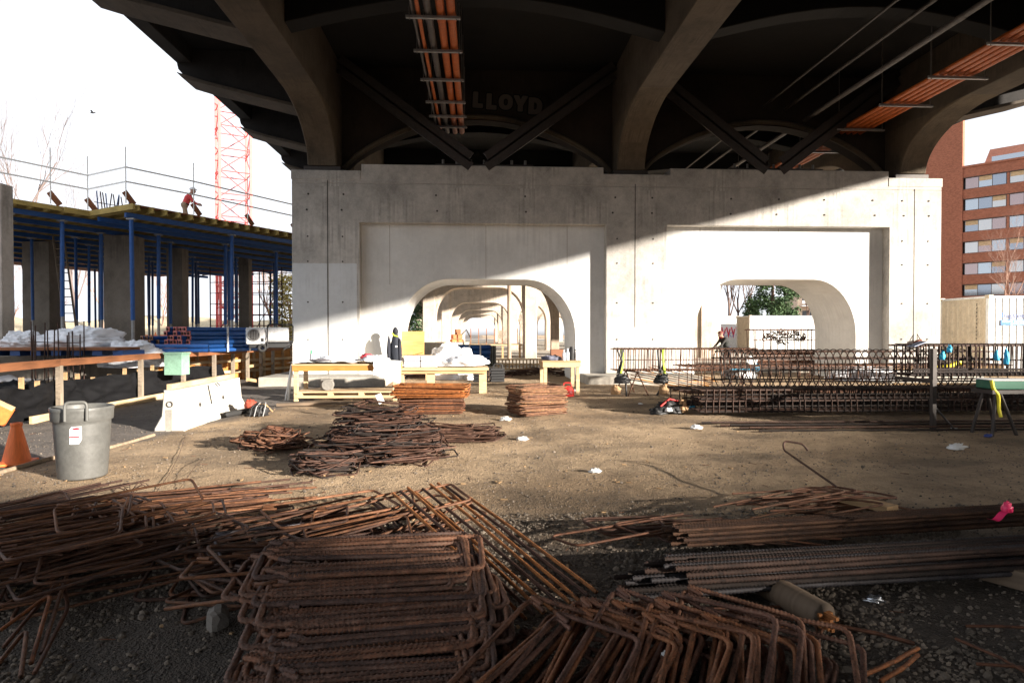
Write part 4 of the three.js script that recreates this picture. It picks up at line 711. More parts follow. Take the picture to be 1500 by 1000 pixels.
// ------------------------------------------------------------------ work tables and what lies on them
function table(name, label, p, turn, w, d, h, topM, legM) {
  const t = thing(name, label, 'work table', p, turn);
  part(t, 'table_top', box(w, 0.035, d, 0, h - 0.018, 0, 0.004), topM);
  part(t, 'front_rail', box(w - 0.02, 0.13, 0.04, 0, h - 0.1, d / 2 - 0.03, 0.004), legM); part(t, 'rear_rail', box(w - 0.02, 0.13, 0.04, 0, h - 0.1, -d / 2 + 0.03, 0.004), legM);
  for (const s of [-1, 1]) for (const z of [-1, 1]) part(t, 'leg', box(0.09, h - 0.036, 0.09, s * (w / 2 - 0.08), (h - 0.036) / 2, z * (d / 2 - 0.1), 0.004), M.timberPale);
  return t;
}
const looseSheet = (cx, cy, cz, w, d, amp, sd, mat, name, label, cat) => solo(name, sheet((u, v) => V(cx + (u - 0.5) * w, cy + 0.03 + amp * (0.5 + fbm(u * w * 3 + sd, v * d * 4, sd, 4) * 1.8) * Math.sin(Math.PI * Math.min(1, Math.max(0, u))) ** 0.3, cz + (v - 0.5) * d), 50, 24, 0.006), mat, label, cat);
{
  const a = gp(427, 590), b = gp(580, 586); const c = a.clone().lerp(b, 0.5).add(V(0, 0, -0.5)); const w = a.distanceTo(b) + 0.1;
  const t = table('work_table', 'long timber work table covered in white sheets left of the archway', c, 0.0, w, 1.0, 0.88, M.timberPale, M.timberOrange);
  part(t, 'lower_shelf', [span(-w / 2 + 0.05, w / 2 - 0.05, 0.2, 0.235, -0.42, 0.46)], M.timberPale);
  for (const z of [0.44, 0, -0.4]) part(t, 'shelf_bearer', span(-w / 2 + 0.05, w / 2 - 0.05, 0.08, 0.14, z - 0.04, z + 0.04), M.timberPale);
  for (let i = 0; i < 4; i++) part(t, 'shelf_block', span(-w / 2 + 0.1 + i * 0.72, -w / 2 + 0.22 + i * 0.72, 0.14, 0.2, -0.4, 0.46), M.timberPale);
  looseSheet(c.x - 0.05, 0.88, c.z + 0.06, w + 0.1, 1.04, 0.05, 3, M.paper, 'white_sheet', 'white plastic sheet spread over the long timber table', 'sheet');
  { const g = lump(0.32, 0.1, 0.22, 0.35, 3, 5, 30); g.translate(c.x - 0.4, 0.93, c.z); solo('white_sheet', g, M.tarp, 'crumpled white sheet heaped on the left half of the long table', 'sheet'); }
  { const g = lump(0.3, 0.1, 0.22, 0.35, 3, 9, 30); g.translate(c.x + 0.65, 0.93, c.z + 0.1); solo('white_sheet', g, M.tarp, 'crumpled white sheet beside the red cloth on the long table', 'sheet'); }
  { const g = lump(0.18, 0.09, 0.14, 0.3, 3, 19, 26); g.translate(c.x + 0.42, 0.98, c.z - 0.1); solo('red_cloth', g, plain(0.58, 0.05, 0.07, 0.75), 'crumpled red cloth on the long table', 'cloth'); }
  { const g = lump(0.24, 0.045, 0.1, 0.4, 4, 29, 26); g.translate(c.x - 0.58, 0.94, c.z + 0.36); solo('work_glove', g, plain(0.10, 0.09, 0.10, 0.8), 'dark work gloves at the front left edge of the long table', 'gloves'); }
  const bt = thing('spray_can', 'green capped bottle standing on the left end of the long table', 'bottle', V(c.x - 0.96, 0.93, c.z - 0.2)); part(bt, 'can_body', rod(V(0, 0, 0), V(0, 0.17, 0), 0.035, 14), plain(0.2, 0.2, 0.23, 0.4)); part(bt, 'cap', rod(V(0, 0.171, 0), V(0, 0.26, 0), 0.024, 12), M.green);
  solo('white_sheet', sheet((u, v) => V(c.x + w / 2 - 0.55 + u * 0.62 + v * 0.05 * noise(u * 6, v * 3), 0.95 - v * (0.30 + 0.22 * u), c.z + 0.5 + 0.05 + v * 0.10 + 0.05 * noise(u * 5, v * 2, 2)), 20, 16, 0.005), M.paper, 'white plastic sheet hanging over the right front edge of the long table', 'sheet');
  // white sticks leaning at the left end
  const s0 = gp(418, 586), s1 = V(c.x - w / 2 - 0.05, 0.86, c.z + 0.3); solo('white_stick', [beam(s0.clone(), s1, 0.035, 0.035), beam(s0.clone().add(V(0.08, 0, 0.05)), s1.clone().add(V(0.03, 0.02, 0.1)), 0.035, 0.035)], M.paper, 'pale sticks leaning on the left end of the long table', 'stick');
  const cb = thing('concrete_block', 'grey round faced concrete block on the lower shelf of the long table', 'concrete block', V(c.x - 0.52, 0.236, c.z + 0.1)); const cy = new THREE.CylinderGeometry(0.13, 0.13, 0.16, 28); cy.rotateX(Math.PI / 2); cy.translate(0.05, 0.135, 0.06); part(cb, 'round_face', boxUV(cy), conc(0.3, 0.29, 0.27, 0.9, 0.02)); part(cb, 'block_body', box(0.27, 0.27, 0.2, 0, 0.135, -0.03, 0.02), conc(0.3, 0.29, 0.27, 0.9, 0.02));
  // long timber on the ground before the table
  const g0 = gy(gp(405, 596)), g1 = gy(gp(562, 592)); solo('timber_plank', beam(g0.setY(0.05), g1.setY(0.05), 0.08, 0.06), M.sleeper, 'dark timber lying on the ground in front of the long table', 'plank');
  // second, lower table
  const e = gp(578, 578), f = gp(720, 575); const m = e.clone().lerp(f, 0.45).add(V(0.05, 0, -0.3));
  const t2 = thing('work_table', 'low timber table with one thick post leg, stacked with wrapped white blocks', 'work table', m, 0.02);
  part(t2, 'table_top', box(2.5, 0.07, 0.9, 0, 0.66, 0, 0.006), M.timberPale); part(t2, 'front_rail', box(2.4, 0.09, 0.05, 0, 0.58, 0.36, 0.004), M.timber);
  for (const x of [-1.08, -0.28, 1.1]) part(t2, 'leg', box(0.2, 0.62, 0.16, x, 0.31, 0.22, 0.008), M.timberPale);
  for (const x of [-1.08, 1.1]) part(t2, 'leg', box(0.1, 0.62, 0.1, x, 0.31, -0.3, 0.008), M.timberPale);
  for (const [i, x, y, h, lab] of [[0, -0.78, 0.7, 0.15, 'lower wrapped grey block at the left end of the low table'], [1, -0.78, 0.86, 0.14, 'upper wrapped grey block at the left end of the low table'], [2, -0.33, 0.7, 0.16, 'lower wrapped white block on the low table'], [3, -0.33, 0.87, 0.13, 'upper wrapped white block on the low table']]) { const g = box(i < 2 ? 0.42 : 0.44, h, 0.36, 0, h / 2, 0, 0.02); const o = solo('wrapped_block', g, i < 2 ? plain(0.55, 0.58, 0.66, 0.6) : M.white, lab, 'block'); o.position.set(m.x + x, y, m.z); }
  { const g = lump(0.6, 0.21, 0.36, 0.2, 2.2, 41, 60); g.translate(m.x + 0.62, 0.74, m.z - 0.05); solo('white_tarp', g, M.tarp, 'big white tarpaulin bundle on the right half of the low table', 'tarpaulin'); }
  { const q = wz(655, 505, -19.0); const g = lump(0.85, 0.95, 0.5, 0.22, 2.2, 47, 50); g.translate(q.x, -0.05, q.z - 2.6); solo('white_tarp', g, M.tarp, 'tall white wrapped heap standing in the left archway', 'tarpaulin'); }
  // third table on the right of the arch
  const h0 = gp(800, 580), h1 = gp(842, 577); const n = V((h0.x + h1.x) / 2 + 0.0, 0, h0.z - 0.55);
  const t3 = table('work_table', 'small timber work table with bottles and tools at the right side of the archway', n, 0.0, 1.0, 1.1, 0.9, M.timber, M.timberPale);
  const bottle = (x, z, hh, r, body, cap, lab) => { const o = thing('water_bottle', lab, 'bottle', V(n.x + x, 0.9, n.z + z)); part(o, 'bottle_body', new THREE.LatheGeometry([[0, 0], [r, 0], [r, hh * 0.72], [r * 0.45, hh * 0.88], [r * 0.4, hh]].map(q => new THREE.Vector2(...q)), 16), body); part(o, 'cap', rod(V(0, hh + 0.001, 0), V(0, hh + 0.03, 0), r * 0.5, 10), cap); };
  const clear = plain(0.62, 0.68, 0.74, 0.2);
  bottle(0.08, 0.35, 0.25, 0.042, clear, M.white, 'left clear bottle at the front of the small table'); bottle(0.18, 0.3, 0.28, 0.045, clear, M.white, 'right clear bottle, taller, at the front of the small table'); bottle(0.42, 0.28, 0.27, 0.035, M.white, M.galv, 'slim pale bottle at the right corner of the small table');
  { const o = thing('insulated_jug', 'black insulated jug between the bottles on the small table', 'jug', V(n.x + 0.31, 0.9, n.z + 0.2)); part(o, 'jug_body', rod(V(0, 0, 0), V(0, 0.3, 0), 0.075, 18), M.black); part(o, 'jug_lid', rod(V(0, 0.301, 0), V(0, 0.35, 0), 0.06, 16), M.black); part(o, 'jug_handle', tube(filleted([V(0.07, 0.26, 0), V(0.13, 0.26, 0), V(0.13, 0.08, 0), V(0.07, 0.08, 0)], 0.03), 0.012, 6), M.black); }
  { const g = lump(0.26, 0.09, 0.2, 0.4, 3.4, 61, 30); g.translate(n.x - 0.22, 0.9, n.z + 0.15); solo('work_cloth', g, plain(0.13, 0.135, 0.18, 0.8), 'dark blue grey cloth heaped on the left of the small table', 'cloth'); }
  { const g = box(0.34, 0.27, 0.2, n.x - 0.02, 1.035, n.z - 0.38, 0.015); solo('cardboard_box', g, plain(0.25, 0.11, 0.06, 0.85), 'brown box at the back of the small table', 'box'); }
  { const o = thing('fuel_can', 'red fuel can on the ground under the small table', 'fuel can', V(n.x + 0.12, 0, n.z + 0.62)); const g = lump(0.19, 0.2, 0.14, 0.02, 1, 3, 28); part(o, 'can_body', g, M.red); part(o, 'can_handle', tube(filleted([V(-0.1, 0.24, 0), V(-0.08, 0.34, 0), V(0.1, 0.34, 0), V(0.12, 0.24, 0)], 0.04), 0.018, 8), M.red); part(o, 'spout', rod(V(-0.12, 0.2, 0), V(-0.36, 0.13, 0.02), 0.024, 8), M.red); }
  { const p = gy(gp(838, 573)); const g = lump(0.12, 0.05, 0.08, 0.4, 3, 71, 18); g.translate(p.x, p.y + 0.01, p.z); solo('white_rag', g, plain(0.7, 0.72, 0.8, 0.8), 'pale crumpled rag on the ground beside the small table', 'rag'); }
  // coat on the jamb
  const k = wz(579, 490, -19.93); const coat = thing('work_coat', 'black work coat with a yellow green collar hanging on the left jamb of the archway', 'coat', V(k.x, 0, -19.9));
  const cg = (sx, sy, sz, x, y, z, sd) => { const g = new THREE.SphereGeometry(1, 22, 20); const pp = g.attributes.position; for (let i = 0; i < pp.count; i++) { const yy = pp.getY(i), wv = 1 + 0.24 * noise(pp.getX(i) * 3 + sd, yy * 0.8, pp.getZ(i) * 3), tp = 0.62 + 0.42 * (0.5 - yy * 0.5); pp.setXYZ(i, pp.getX(i) * sx * wv * tp + x, yy * sy + y, pp.getZ(i) * sz * wv + z); } g.computeVertexNormals(); return g; };
  part(coat, 'coat_body', cg(0.20, 0.62, 0.11, 0.02, 1.08, 0.08, 2), plain(0.02, 0.024, 0.035, 0.85)); part(coat, 'sleeve', cg(0.075, 0.42, 0.075, -0.19, 1.12, 0.1, 5), plain(0.018, 0.02, 0.03, 0.85)); part(coat, 'sleeve', cg(0.07, 0.45, 0.08, 0.17, 1.02, 0.12, 8), plain(0.018, 0.02, 0.03, 0.85)); part(coat, 'hood', cg(0.11, 0.12, 0.09, 0.02, 1.68, 0.08, 11), plain(0.02, 0.022, 0.03, 0.85));
  part(coat, 'collar', tube([V(-0.08, 1.6, 0.15), V(0.0, 1.52, 0.19), V(0.1, 1.5, 0.16)], 0.024, 6), M.hiVis); part(coat, 'coat_hook', rod(V(0.02, 1.7, -0.03), V(0.02, 1.74, 0.1), 0.01), M.darkSteel);
  part(coat, 'reflective_patch', box(0.07, 0.05, 0.012, 0.06, 1.18, 0.2), M.white);
  // plywood sheet
  const y0 = wz(588, 520, -20.9), y1 = wz(617, 487, -21.6); solo('plywood_sheet', (() => { const g = box(0.78, 0.8, 0.02, 0, 0, 0, 0.003); g.rotateX(-0.12); g.translate((y0.x + y1.x) / 2 + 0.06, 1.27, -21.1); return g; })(), M.ply, 'yellow plywood sheet leaning inside the left archway beside the coat', 'plywood');
  solo('plywood_offcut', (() => { const g = box(0.34, 0.03, 0.3); g.rotateZ(0.3); g.translate((y0.x + y1.x) / 2 + 0.25, 0.9, -20.85); return g; })(), M.timberOrange, 'orange offcut at the foot of the yellow plywood', 'plywood');
  solo('timber_bench', [span((y0.x + y1.x) / 2 - 0.5, (y0.x + y1.x) / 2 + 0.7, 0.80, 0.86, -21.4, -20.6), span((y0.x + y1.x) / 2 - 0.4, (y0.x + y1.x) / 2 - 0.3, 0, 0.8, -21.1, -21), span((y0.x + y1.x) / 2 + 0.5, (y0.x + y1.x) / 2 + 0.6, 0, 0.8, -21.1, -21)], M.timberPale, 'plain bench under the leaning plywood in the archway', 'bench');
}
// things seen through the left arch
{
  const at2 = (px, py, d) => { const p = at(px, py, d); return p; };
  let p = at2(669, 502, 40); const mc = thing('mini_excavator', 'small orange machine on a timber platform, seen through the left archway', 'excavator', p.clone().setY(0.9), 0.3); mc.scale.setScalar(0.72);
  part(mc, 'machine_body', box(0.9, 0.42, 0.7, 0, 0.65, 0, 0.06), paint(0.6, 0.17, 0.05, 0.6)); part(mc, 'cab', box(0.45, 0.5, 0.5, 0.1, 1.08, 0, 0.05), M.timberRed); part(mc, 'track', box(1.15, 0.3, 0.22, 0, 0.27, 0.28, 0.1), paint(0.7, 0.22, 0.05)); part(mc, 'track', box(1.15, 0.3, 0.22, 0, 0.27, -0.28, 0.1), paint(0.7, 0.22, 0.05)); part(mc, 'boom', tube([V(0.4, 0.8, 0), V(0.9, 1.3, 0), V(1.3, 0.6, 0)], 0.07, 6), M.darkSteel);
  const pf = thing('timber_platform', 'pale timber platform under the orange machine', 'platform', p.clone().setY(0), 0); part(pf, 'platform_deck', span(-1.6, 4.2, 0.82, 0.9, -1.2, 1.0), M.timberPale); for (let i = 0; i < 6; i++) part(pf, 'post', span(-1.5 + i * 1.1, -1.38 + i * 1.1, 0, 0.82, 0.8, 0.92), M.timber);
  for (let i = 0; i < 7; i++) part(pf, 'rail_post', span(0.9 + i * 0.5, 0.95 + i * 0.5, 0.9, 1.9, 0.85, 0.9), M.timberRed);
  p = at2(693, 535, 27); propBundle('stack of blue tubes seen through the left archway', V(p.x - 0.85, 0.22, p.z), 0.02, 4, 6, 1.55, 0.11, M.blue);
  for (const [px, py, m, lab] of [[678, 512, plain(0.16, 0.17, 0.12), 'dark green pallet cage behind the blue tubes'], [712, 512, plain(0.18, 0.19, 0.16), 'dark grey slatted crate behind the blue tubes']]) { const q = at2(px, 500, 30); const c = thing('slatted_crate', lab, 'crate', V(q.x, 0, q.z)); for (let i = 0; i < 8; i++) part(c, 'slat', span(-0.5 + i * 0.128, -0.42 + i * 0.128, 0.05, 1.0, 0.3, 0.33), m); part(c, 'crate_body', span(-0.48, 0.48, 0.02, 0.98, -0.3, 0.28), M.darkSteel); }
  p = gy(gp(716, 559)); const bk = [];
  for (const [x, lab] of [[-0.27, 'left black plastic crate stack standing in the left archway'], [0.27, 'right black plastic crate stack, slightly lower, standing in the left archway']]) {
    const c = thing('crate_stack', lab, 'crate', V(p.x + x, 0, p.z), 0.1 * Math.sign(x)); const hh = x < 0 ? 0.5 : 0.46;
    for (let i = 0; i < 5; i++) part(c, 'crate_tray', box(0.46 - (i % 2) * 0.02, hh / 5 - 0.012, 0.4, rr(-0.01, 0.01), hh / 5 * (i + 0.5), 0, 0.012), M.black);
    part(c, 'crate_handle', tube(filleted([V(-0.14, hh, 0.17), V(-0.12, hh + 0.13, 0.17), V(0.14, hh + 0.13, 0.17), V(0.16, hh, 0.17)], 0.03), 0.02, 6), M.black);
  }
  p = at2(765, 525, 25.5); const gridT = thing('timber_form_rack', 'low timber rack of gridded battens beyond the left archway', 'rack', V(p.x, 0, p.z));
  for (let i = 0; i < 24; i++) part(gridT, 'batten', span(-1.0 + i * 0.145, -0.95 + i * 0.145, 0.1, 0.52, -0.02, 0.03), M.timber); for (const y of [0.12, 0.32, 0.52]) part(gridT, 'rail', span(-1.1, 2.45, y - 0.03, y + 0.03, 0.031, 0.08), M.timberPale);
  for (const [px, py, sx, sz, sd, lab] of [[672, 553, 1.5, 0.5, 3, 'long dark heap of scrap bars under the low table'], [788, 550, 1.5, 0.4, 6, 'dark heap of scrap bars right of the crate stacks']]) {
    const q = gp(px, py); reseed(sd); const l = []; for (let i = 0; i < 90; i++) { const x = rr(-sx, sx), z = rr(-sz, sz), y = rr(0.02, 0.3) * (1 - Math.abs(x) / sx * 0.7), a = rr(-0.7, 0.7), L = rr(0.2, 0.6); l.push(tube([V(x - Math.cos(a) * L, y, z - Math.sin(a) * L), V(x, y + rr(-0.02, 0.06), z), V(x + Math.cos(a) * L, y + rr(-0.06, 0.06), z + Math.sin(a) * L)], 0.014, 5)); }
    const m = solo('scrap_rebar', l, M.rustDark, lab, 'scrap metal'); stuff(m); m.position.copy(q);
  }
  // hanging sign, dark pole and small clutter
  p = at2(734, 490, 38); solo('hanging_tarp', box(0.2, 0.5, 0.05, p.x, p.y + 0.0, -38.6, 0.01), M.timberGrey, 'small brown panel fixed on the second pier, right of its arch', 'panel');
  const pole = at2(746, 500, 36); solo('timber_post', rod(V(pole.x, 0, pole.z), V(pole.x, 4.6, pole.z), 0.12, 12), conc(0.50, 0.36, 0.27), 'tall brown round post standing in the second archway', 'post');
}
// spots on the pier: wall lamp box etc.
{
  const q = wz(1345, 502, -19.9); const o = thing('tool_pouch', 'brown leather tool pouch hanging on the right end of the pier', 'tool pouch', V(q.x, q.y, -19.88)); part(o, 'pouch_body', (() => { const g = lump(0.14, 0.2, 0.1, 0.35, 3, 5, 20); g.translate(0, -0.15, 0); return g; })(), plain(0.16, 0.06, 0.035, 0.8)); part(o, 'pouch_strap', tube([V(-0.04, 0.12, 0), V(0, 0.3, -0.06), V(0.06, 0.12, 0)], 0.014), M.rustDark);
}
// litter
{
  const bits = [[1020, 627, 0.10, 'crumpled grey paper on the dirt left of the rebar cages'], [1402, 657, 0.12, 'crushed clear plastic cup on the dirt in front of the right cages'], [765, 641, 0.09, 'small white scrap on the dirt right of the dark heap'], [872, 692, 0.07, 'pale stone chip on the open dirt'], [741, 615, 0.10, 'white paper at the foot of the tan stack'], [1398, 625, 0.06, 'tiny white scrap beside the cage stand'], [1281, 880, 0.055, 'shiny crumpled wrapper on the dark dirt at right'], [938, 592, 0.05, 'white scrap near the hanging tool belts']];
  bits.forEach(([px, py, s, lab], i) => { const p = gy(gp(px, py)); const g = lump(s, s * 0.5, s * 0.6, 0.5, 2.6, i + 3, 16); g.translate(p.x, p.y + 0.005, p.z); solo('litter', g, i === 6 ? plain(0.5, 0.52, 0.55, 0.15, 0.8) : i === 3 ? M.panel : M.paper, lab, 'litter'); });
  const p = gp(552, 611); solo('paper_tag', (() => { const g = box(0.11, 0.2, 0.006); g.rotateZ(0.45); g.rotateX(-0.5); g.translate(p.x + 0.1, 0.38, p.z + 0.25); return g; })(), M.paper, 'white paper tag on the dark stirrup heap', 'tag');
}

// ------------------------------------------------------------------ rebar: bent bars and their heaps
function stirrupPath(w, d, f, lift, hook = 0.09) {
  const x = w / 2, z = d / 2;
  return filleted([V(-x + hook, lift, -z + hook * 0.5), V(-x, lift * 0.9, -z), V(x, lift * 0.7, -z), V(x, lift * 0.5, z), V(-x, lift * 0.25, z), V(-x, 0, -z - 0.0), V(-x + hook * 1.2, 0, -z + hook * 0.6)], f, false, 4);
}
const stirrupGeo = (w, d, r, ribs = 0, sides = 6, f = 0.05) => tube(stirrupPath(w, d, f, r * 1.9), r, sides, false, ribs);
const rust3 = [M.rustDark, M.rustMid, M.rustBrown];
const warm3 = [rust(0.21, 0.115, 0.065), rust(0.155, 0.085, 0.052), rust(0.26, 0.135, 0.068), M.rustDark];
function barThing(name, geo, mat, label, group, p, e) {
  const m = solo(name, geo, mat, label, 'rebar', group); m.position.copy(p); m.rotation.set(e[0], e[1], e[2], 'YXZ'); return m;
}
// heaps in the middle distance (bars too many and too small to tell apart)
function heap(name, label, c, n, sx, sz, h, ws, ds, yaw, dyaw, tilt, r, mats, sd, neat = 0) {
  reseed(sd); const buckets = mats.map(() => []);
  for (let i = 0; i < n; i++) {
    const t = i / n; const w = rr(...ws), d = rr(...ds); const g = tube(stirrupPath(w, d, 0.04, r * 1.9), r, 5);
    const m = new THREE.Matrix4().makeRotationFromEuler(new THREE.Euler(rr(-tilt, tilt), yaw + rr(-dyaw, dyaw), rr(-tilt, tilt), 'YXZ'));
    const spread = neat ? 1 : 1 - t * 0.55; m.setPosition(rr(-sx, sx) * spread, 0.02 + t * h * (neat ? 1 : rr(0.5, 1)), rr(-sz, sz) * spread); g.applyMatrix4(m); buckets[Math.floor(rnd() * mats.length)].push(g);
  }
  const t = thing(name, label, 'rebar stirrups', c); buckets.forEach((b, i) => { if (b.length) stuff(part(t, 'stirrups', b, mats[i])); }); return t;
}
heap('stirrup_stack', 'neat orange rust stack of long stirrups in the sun before the tables', gy(gp(632, 606)).add(V(0, 0, -0.15)), 22, 0.04, 0.05, 0.28, [1.15, 1.3], [0.5, 0.6], 0.1, 0.06, 0.02, 0.013, [M.rustBrown, M.rustMid, rust(0.30, 0.13, 0.05)], 1, 1);
heap('stirrup_stack', 'bright orange upper layer of stirrups on the rust stack before the tables', gy(gp(632, 606)).add(V(-0.02, 0.30, -0.2)), 20, 0.06, 0.06, 0.24, [1.35, 1.5], [0.5, 0.62], -0.07, 0.05, 0.02, 0.013, [M.rustGold, M.rustOrange, rust(0.5, 0.2, 0.05)], 2, 1);
heap('stirrup_stack', 'tan stack of stirrups standing alone in front of the small table', gy(gp(789, 608)).add(V(0, 0, -0.25)), 34, 0.05, 0.05, 0.54, [0.95, 1.1], [0.5, 0.6], 0.42, 0.12, 0.04, 0.0135, [M.rustTan, M.rustBrown, rust(0.28, 0.16, 0.085)], 3, 1);
heap('stirrup_heap', 'biggest dark brown tangled heap of stirrups in the middle of the yard', gy(gp(552, 675)).add(V(0.05, 0, -0.1)), 130, 0.6, 0.32, 0.42, [0.5, 0.95], [0.3, 0.55], 0.15, 0.5, 0.16, 0.010, [M.rustDark, M.blackBar, rust(0.145, 0.088, 0.064)], 4);
heap('stirrup_heap', 'upper back part of the dark tangled heap, below the orange stack', gy(gp(560, 640)).add(V(-0.05, 0, 0)), 90, 0.5, 0.3, 0.5, [0.6, 1.0], [0.3, 0.5], 0.05, 0.35, 0.1, 0.010, [M.rustDark, M.blackBar, rust(0.145, 0.088, 0.064)], 5);
heap('stirrup_heap', 'low dark left lobe of the tangled heap with bent ends up', gy(gp(475, 688)), 40, 0.22, 0.2, 0.2, [0.4, 0.6], [0.25, 0.4], 0.5, 0.5, 0.25, 0.010, [M.rustDark, M.blackBar], 6);
heap('stirrup_heap', 'flat brown heap of bars spreading right from the dark heap', gy(gp(668, 645)), 60, 0.42, 0.18, 0.2, [0.6, 1.0], [0.2, 0.32], -0.05, 0.2, 0.08, 0.011, [M.rustDark, rust(0.16, 0.10, 0.07)], 7);
heap('stirrup_heap', 'small reddish brown heap of stirrups left of the dark heap', gy(gp(400, 655)), 42, 0.4, 0.2, 0.26, [0.35, 0.6], [0.25, 0.4], 0.3, 0.8, 0.35, 0.011, [M.rustMid, M.rustBrown, M.rustDark], 8);

// front stack of ribbed stirrups, leaning like shingles
{
  reseed(101); const L = 'ribbed brown stirrup in the neat shingled stack at front centre', G = 'stirrups of the neat stack at front centre';
  const geos = [[1.2, 0.42], [1.16, 0.46], [1.04, 0.4], [0.95, 0.36], [0.88, 0.34]].map(([w, d]) => stirrupGeo(w, d, 0.0148, 0.024, 8, 0.055));
  const mats = [rust(0.27, 0.175, 0.13, 0.75, 0.1), rust(0.22, 0.15, 0.12, 0.75, 0.1), rust(0.32, 0.185, 0.12, 0.75, 0.1), rust(0.16, 0.115, 0.10, 0.75, 0.1)];
  const nth = i => ['first', 'second', 'third', 'fourth', 'fifth', 'sixth', 'seventh', 'eighth', 'ninth', 'tenth', 'eleventh', 'twelfth'][i];
  const N = 31;
  for (let i = 0; i < N; i++) {
    const t = i / (N - 1), z = -3.62 + t * 1.12, y = 0.30 - t * 0.2 + rr(-0.006, 0.006);
    barThing('rebar_stirrup', geos[Math.min(4, Math.floor(t * 3.6 + rnd() * 1.4))], mats[Math.floor(rnd() * 4)], i < 12 ? `ribbed brown stirrup, ${nth(i)} from the top of the neat shingled stack at front centre` : L, G, V(-0.64 + t * 0.24 + rr(-0.05, 0.05) + (rnd() < 0.15 ? -0.1 : 0), y, z), [0.11 + rr(-0.03, 0.05), 0.10 + rr(-0.06, 0.06), rr(-0.02, 0.02)]);
  }
  for (let i = 0; i < 24; i++) barThing('rebar_stirrup', geos[3 + i % 2], mats[Math.floor(rnd() * 4)], L, G, V(-0.36 + rr(-0.05, 0.05), 0.02 + i * 0.0085, -2.62 - i * 0.03 + rr(-0.05, 0.05)), [rr(0.0, 0.06), 0.10 + rr(-0.1, 0.1), rr(-0.02, 0.02)]);
}
// left heap of smooth orange brown stirrups
{
  reseed(202); const L = 'rusty stirrup in the loose heap at front left', G = 'stirrups of the loose heap at front left';
  const geos = [[0.95, 0.5], [1.1, 0.55], [0.85, 0.42], [1.25, 0.45]].map(([w, d]) => stirrupGeo(w, d, 0.0095, 0, 6, 0.06));
  for (let i = 0; i < 72; i++) {
    const t = i / 71, a = rr(0, 1); const p = gp(rr(-60, 200), rr(812, 880)); const k = 1 - Math.min(1, Math.hypot((p.x + 2.55) / 1.3, (p.z + 4.35) / 1.0));
    barThing('rebar_stirrup', geos[i % 4], warm3[Math.floor(rnd() * 4)], L, G, V(p.x, 0.03 + t * 0.42 * (0.35 + 0.65 * k), p.z - 0.1), [rr(-0.16, 0.2), 0.62 + rr(-0.22, 0.22), rr(-0.06, 0.14)]);
  }
}
// flat fan of straight bars behind it
{
  reseed(303); const L = 'straight rusty bar in the flat fan of bars behind the front left heap', G = 'straight bars of the flat fan at left';
  const geo = [1.3, 1.5, 1.15].map(l => tube([V(-l / 2, 0, 0), V(0, 0.004, 0.003), V(l / 2, 0, 0)], 0.0095, 6)), hk = tube(filleted([V(-0.65, 0, 0), V(0.6, 0, 0), V(0.6, 0, 0.14), V(0.45, 0, 0.14)], 0.04), 0.0095, 6);
  for (let i = 0; i < 48; i++) { const t = i / 47; const p = gp(rr(205, 320), 764 - t * 26 + rr(-6, 6)); barThing('rebar_bar', i % 7 === 3 ? hk : geo[i % 3], warm3[Math.floor(rnd() * 4)], L, G, V(p.x + 0.1, 0.02 + rr(0, 0.22) * (1 - Math.abs(t - 0.5)), p.z), [0, 0.24 + (1 - t) * 0.1 + rr(-0.1, 0.1), rr(-0.03, 0.04)]); }
  for (let i = 0; i < 5; i++) { const p = gp(45 + i * 12, 745 + i * 5); barThing('rebar_bar', geo[i % 3], M.rustDark, 'dark straight bar poking up behind the left heap near the bin', 'dark bars poking up behind the left heap', V(p.x, 0.12 + i * 0.025, p.z + 0.2), [0, 0.75 + rr(-0.06, 0.06), 0.08]); }
}
// tangled heap behind the front stack
{
  reseed(404); const L = 'bent rusty stirrup in the tangled heap behind the neat front stack', G = 'stirrups of the tangled heap behind the front stack';
  const geos = [[0.9, 0.5], [1.1, 0.6], [0.75, 0.4], [1.2, 0.5]].map(([w, d]) => stirrupGeo(w, d, 0.0105, 0, 6, 0.06));
  const cols = [...warm3, rust(0.105, 0.07, 0.055)];
  for (let i = 0; i < 62; i++) {
    const t = i / 61; const p = gp(rr(345, 590), rr(800, 858)); const k = Math.max(0, 1 - Math.hypot((p.x + 1.15) / 0.9, (p.z + 5.0) / 0.7));
    barThing('rebar_stirrup', geos[i % 4], i % 19 === 5 ? M.steelBlue : cols[Math.floor(rnd() * 5)], L, G, V(p.x + 0.05, 0.03 + t * 0.5 * (0.25 + 0.75 * k), p.z - 0.05), [rr(-0.1, 0.22), 0.42 + rr(-0.35, 0.35), rr(-0.12, 0.16)]);
  }
  for (let i = 0; i < 8; i++) { const p = gp(rr(310, 400), rr(880, 905)); barThing('rebar_stirrup', geos[2], cols[i % 5], L, G, V(p.x, 0.05 + i * 0.03, p.z), [rr(-0.3, 0.3), rr(-0.9, 0.4), rr(-0.2, 0.3)]); }
}
// golden long bars crossing to the right of the stack
{
  reseed(505); const L = 'long golden brown bar slanting from the tangled heap down to the right', G = 'golden bars slanting right of the front stack';
  for (let i = 0; i < 9; i++) {
    const a = gp(575 + i * 11, 790 - i * 4).setY(0.34 - i * 0.008 + rr(0, 0.05)), b = gp(770 + i * 13, 935 - i * 4).setY(0.1 + rr(0, 0.04));
    solo('rebar_bar', tube([a, a.clone().lerp(b, 0.5).add(V(0, 0.01, 0)), b], 0.0105, 7, false, 0.018), i % 3 === 1 ? M.rustDark : M.rustGold, L, 'rebar', G);
  }
}
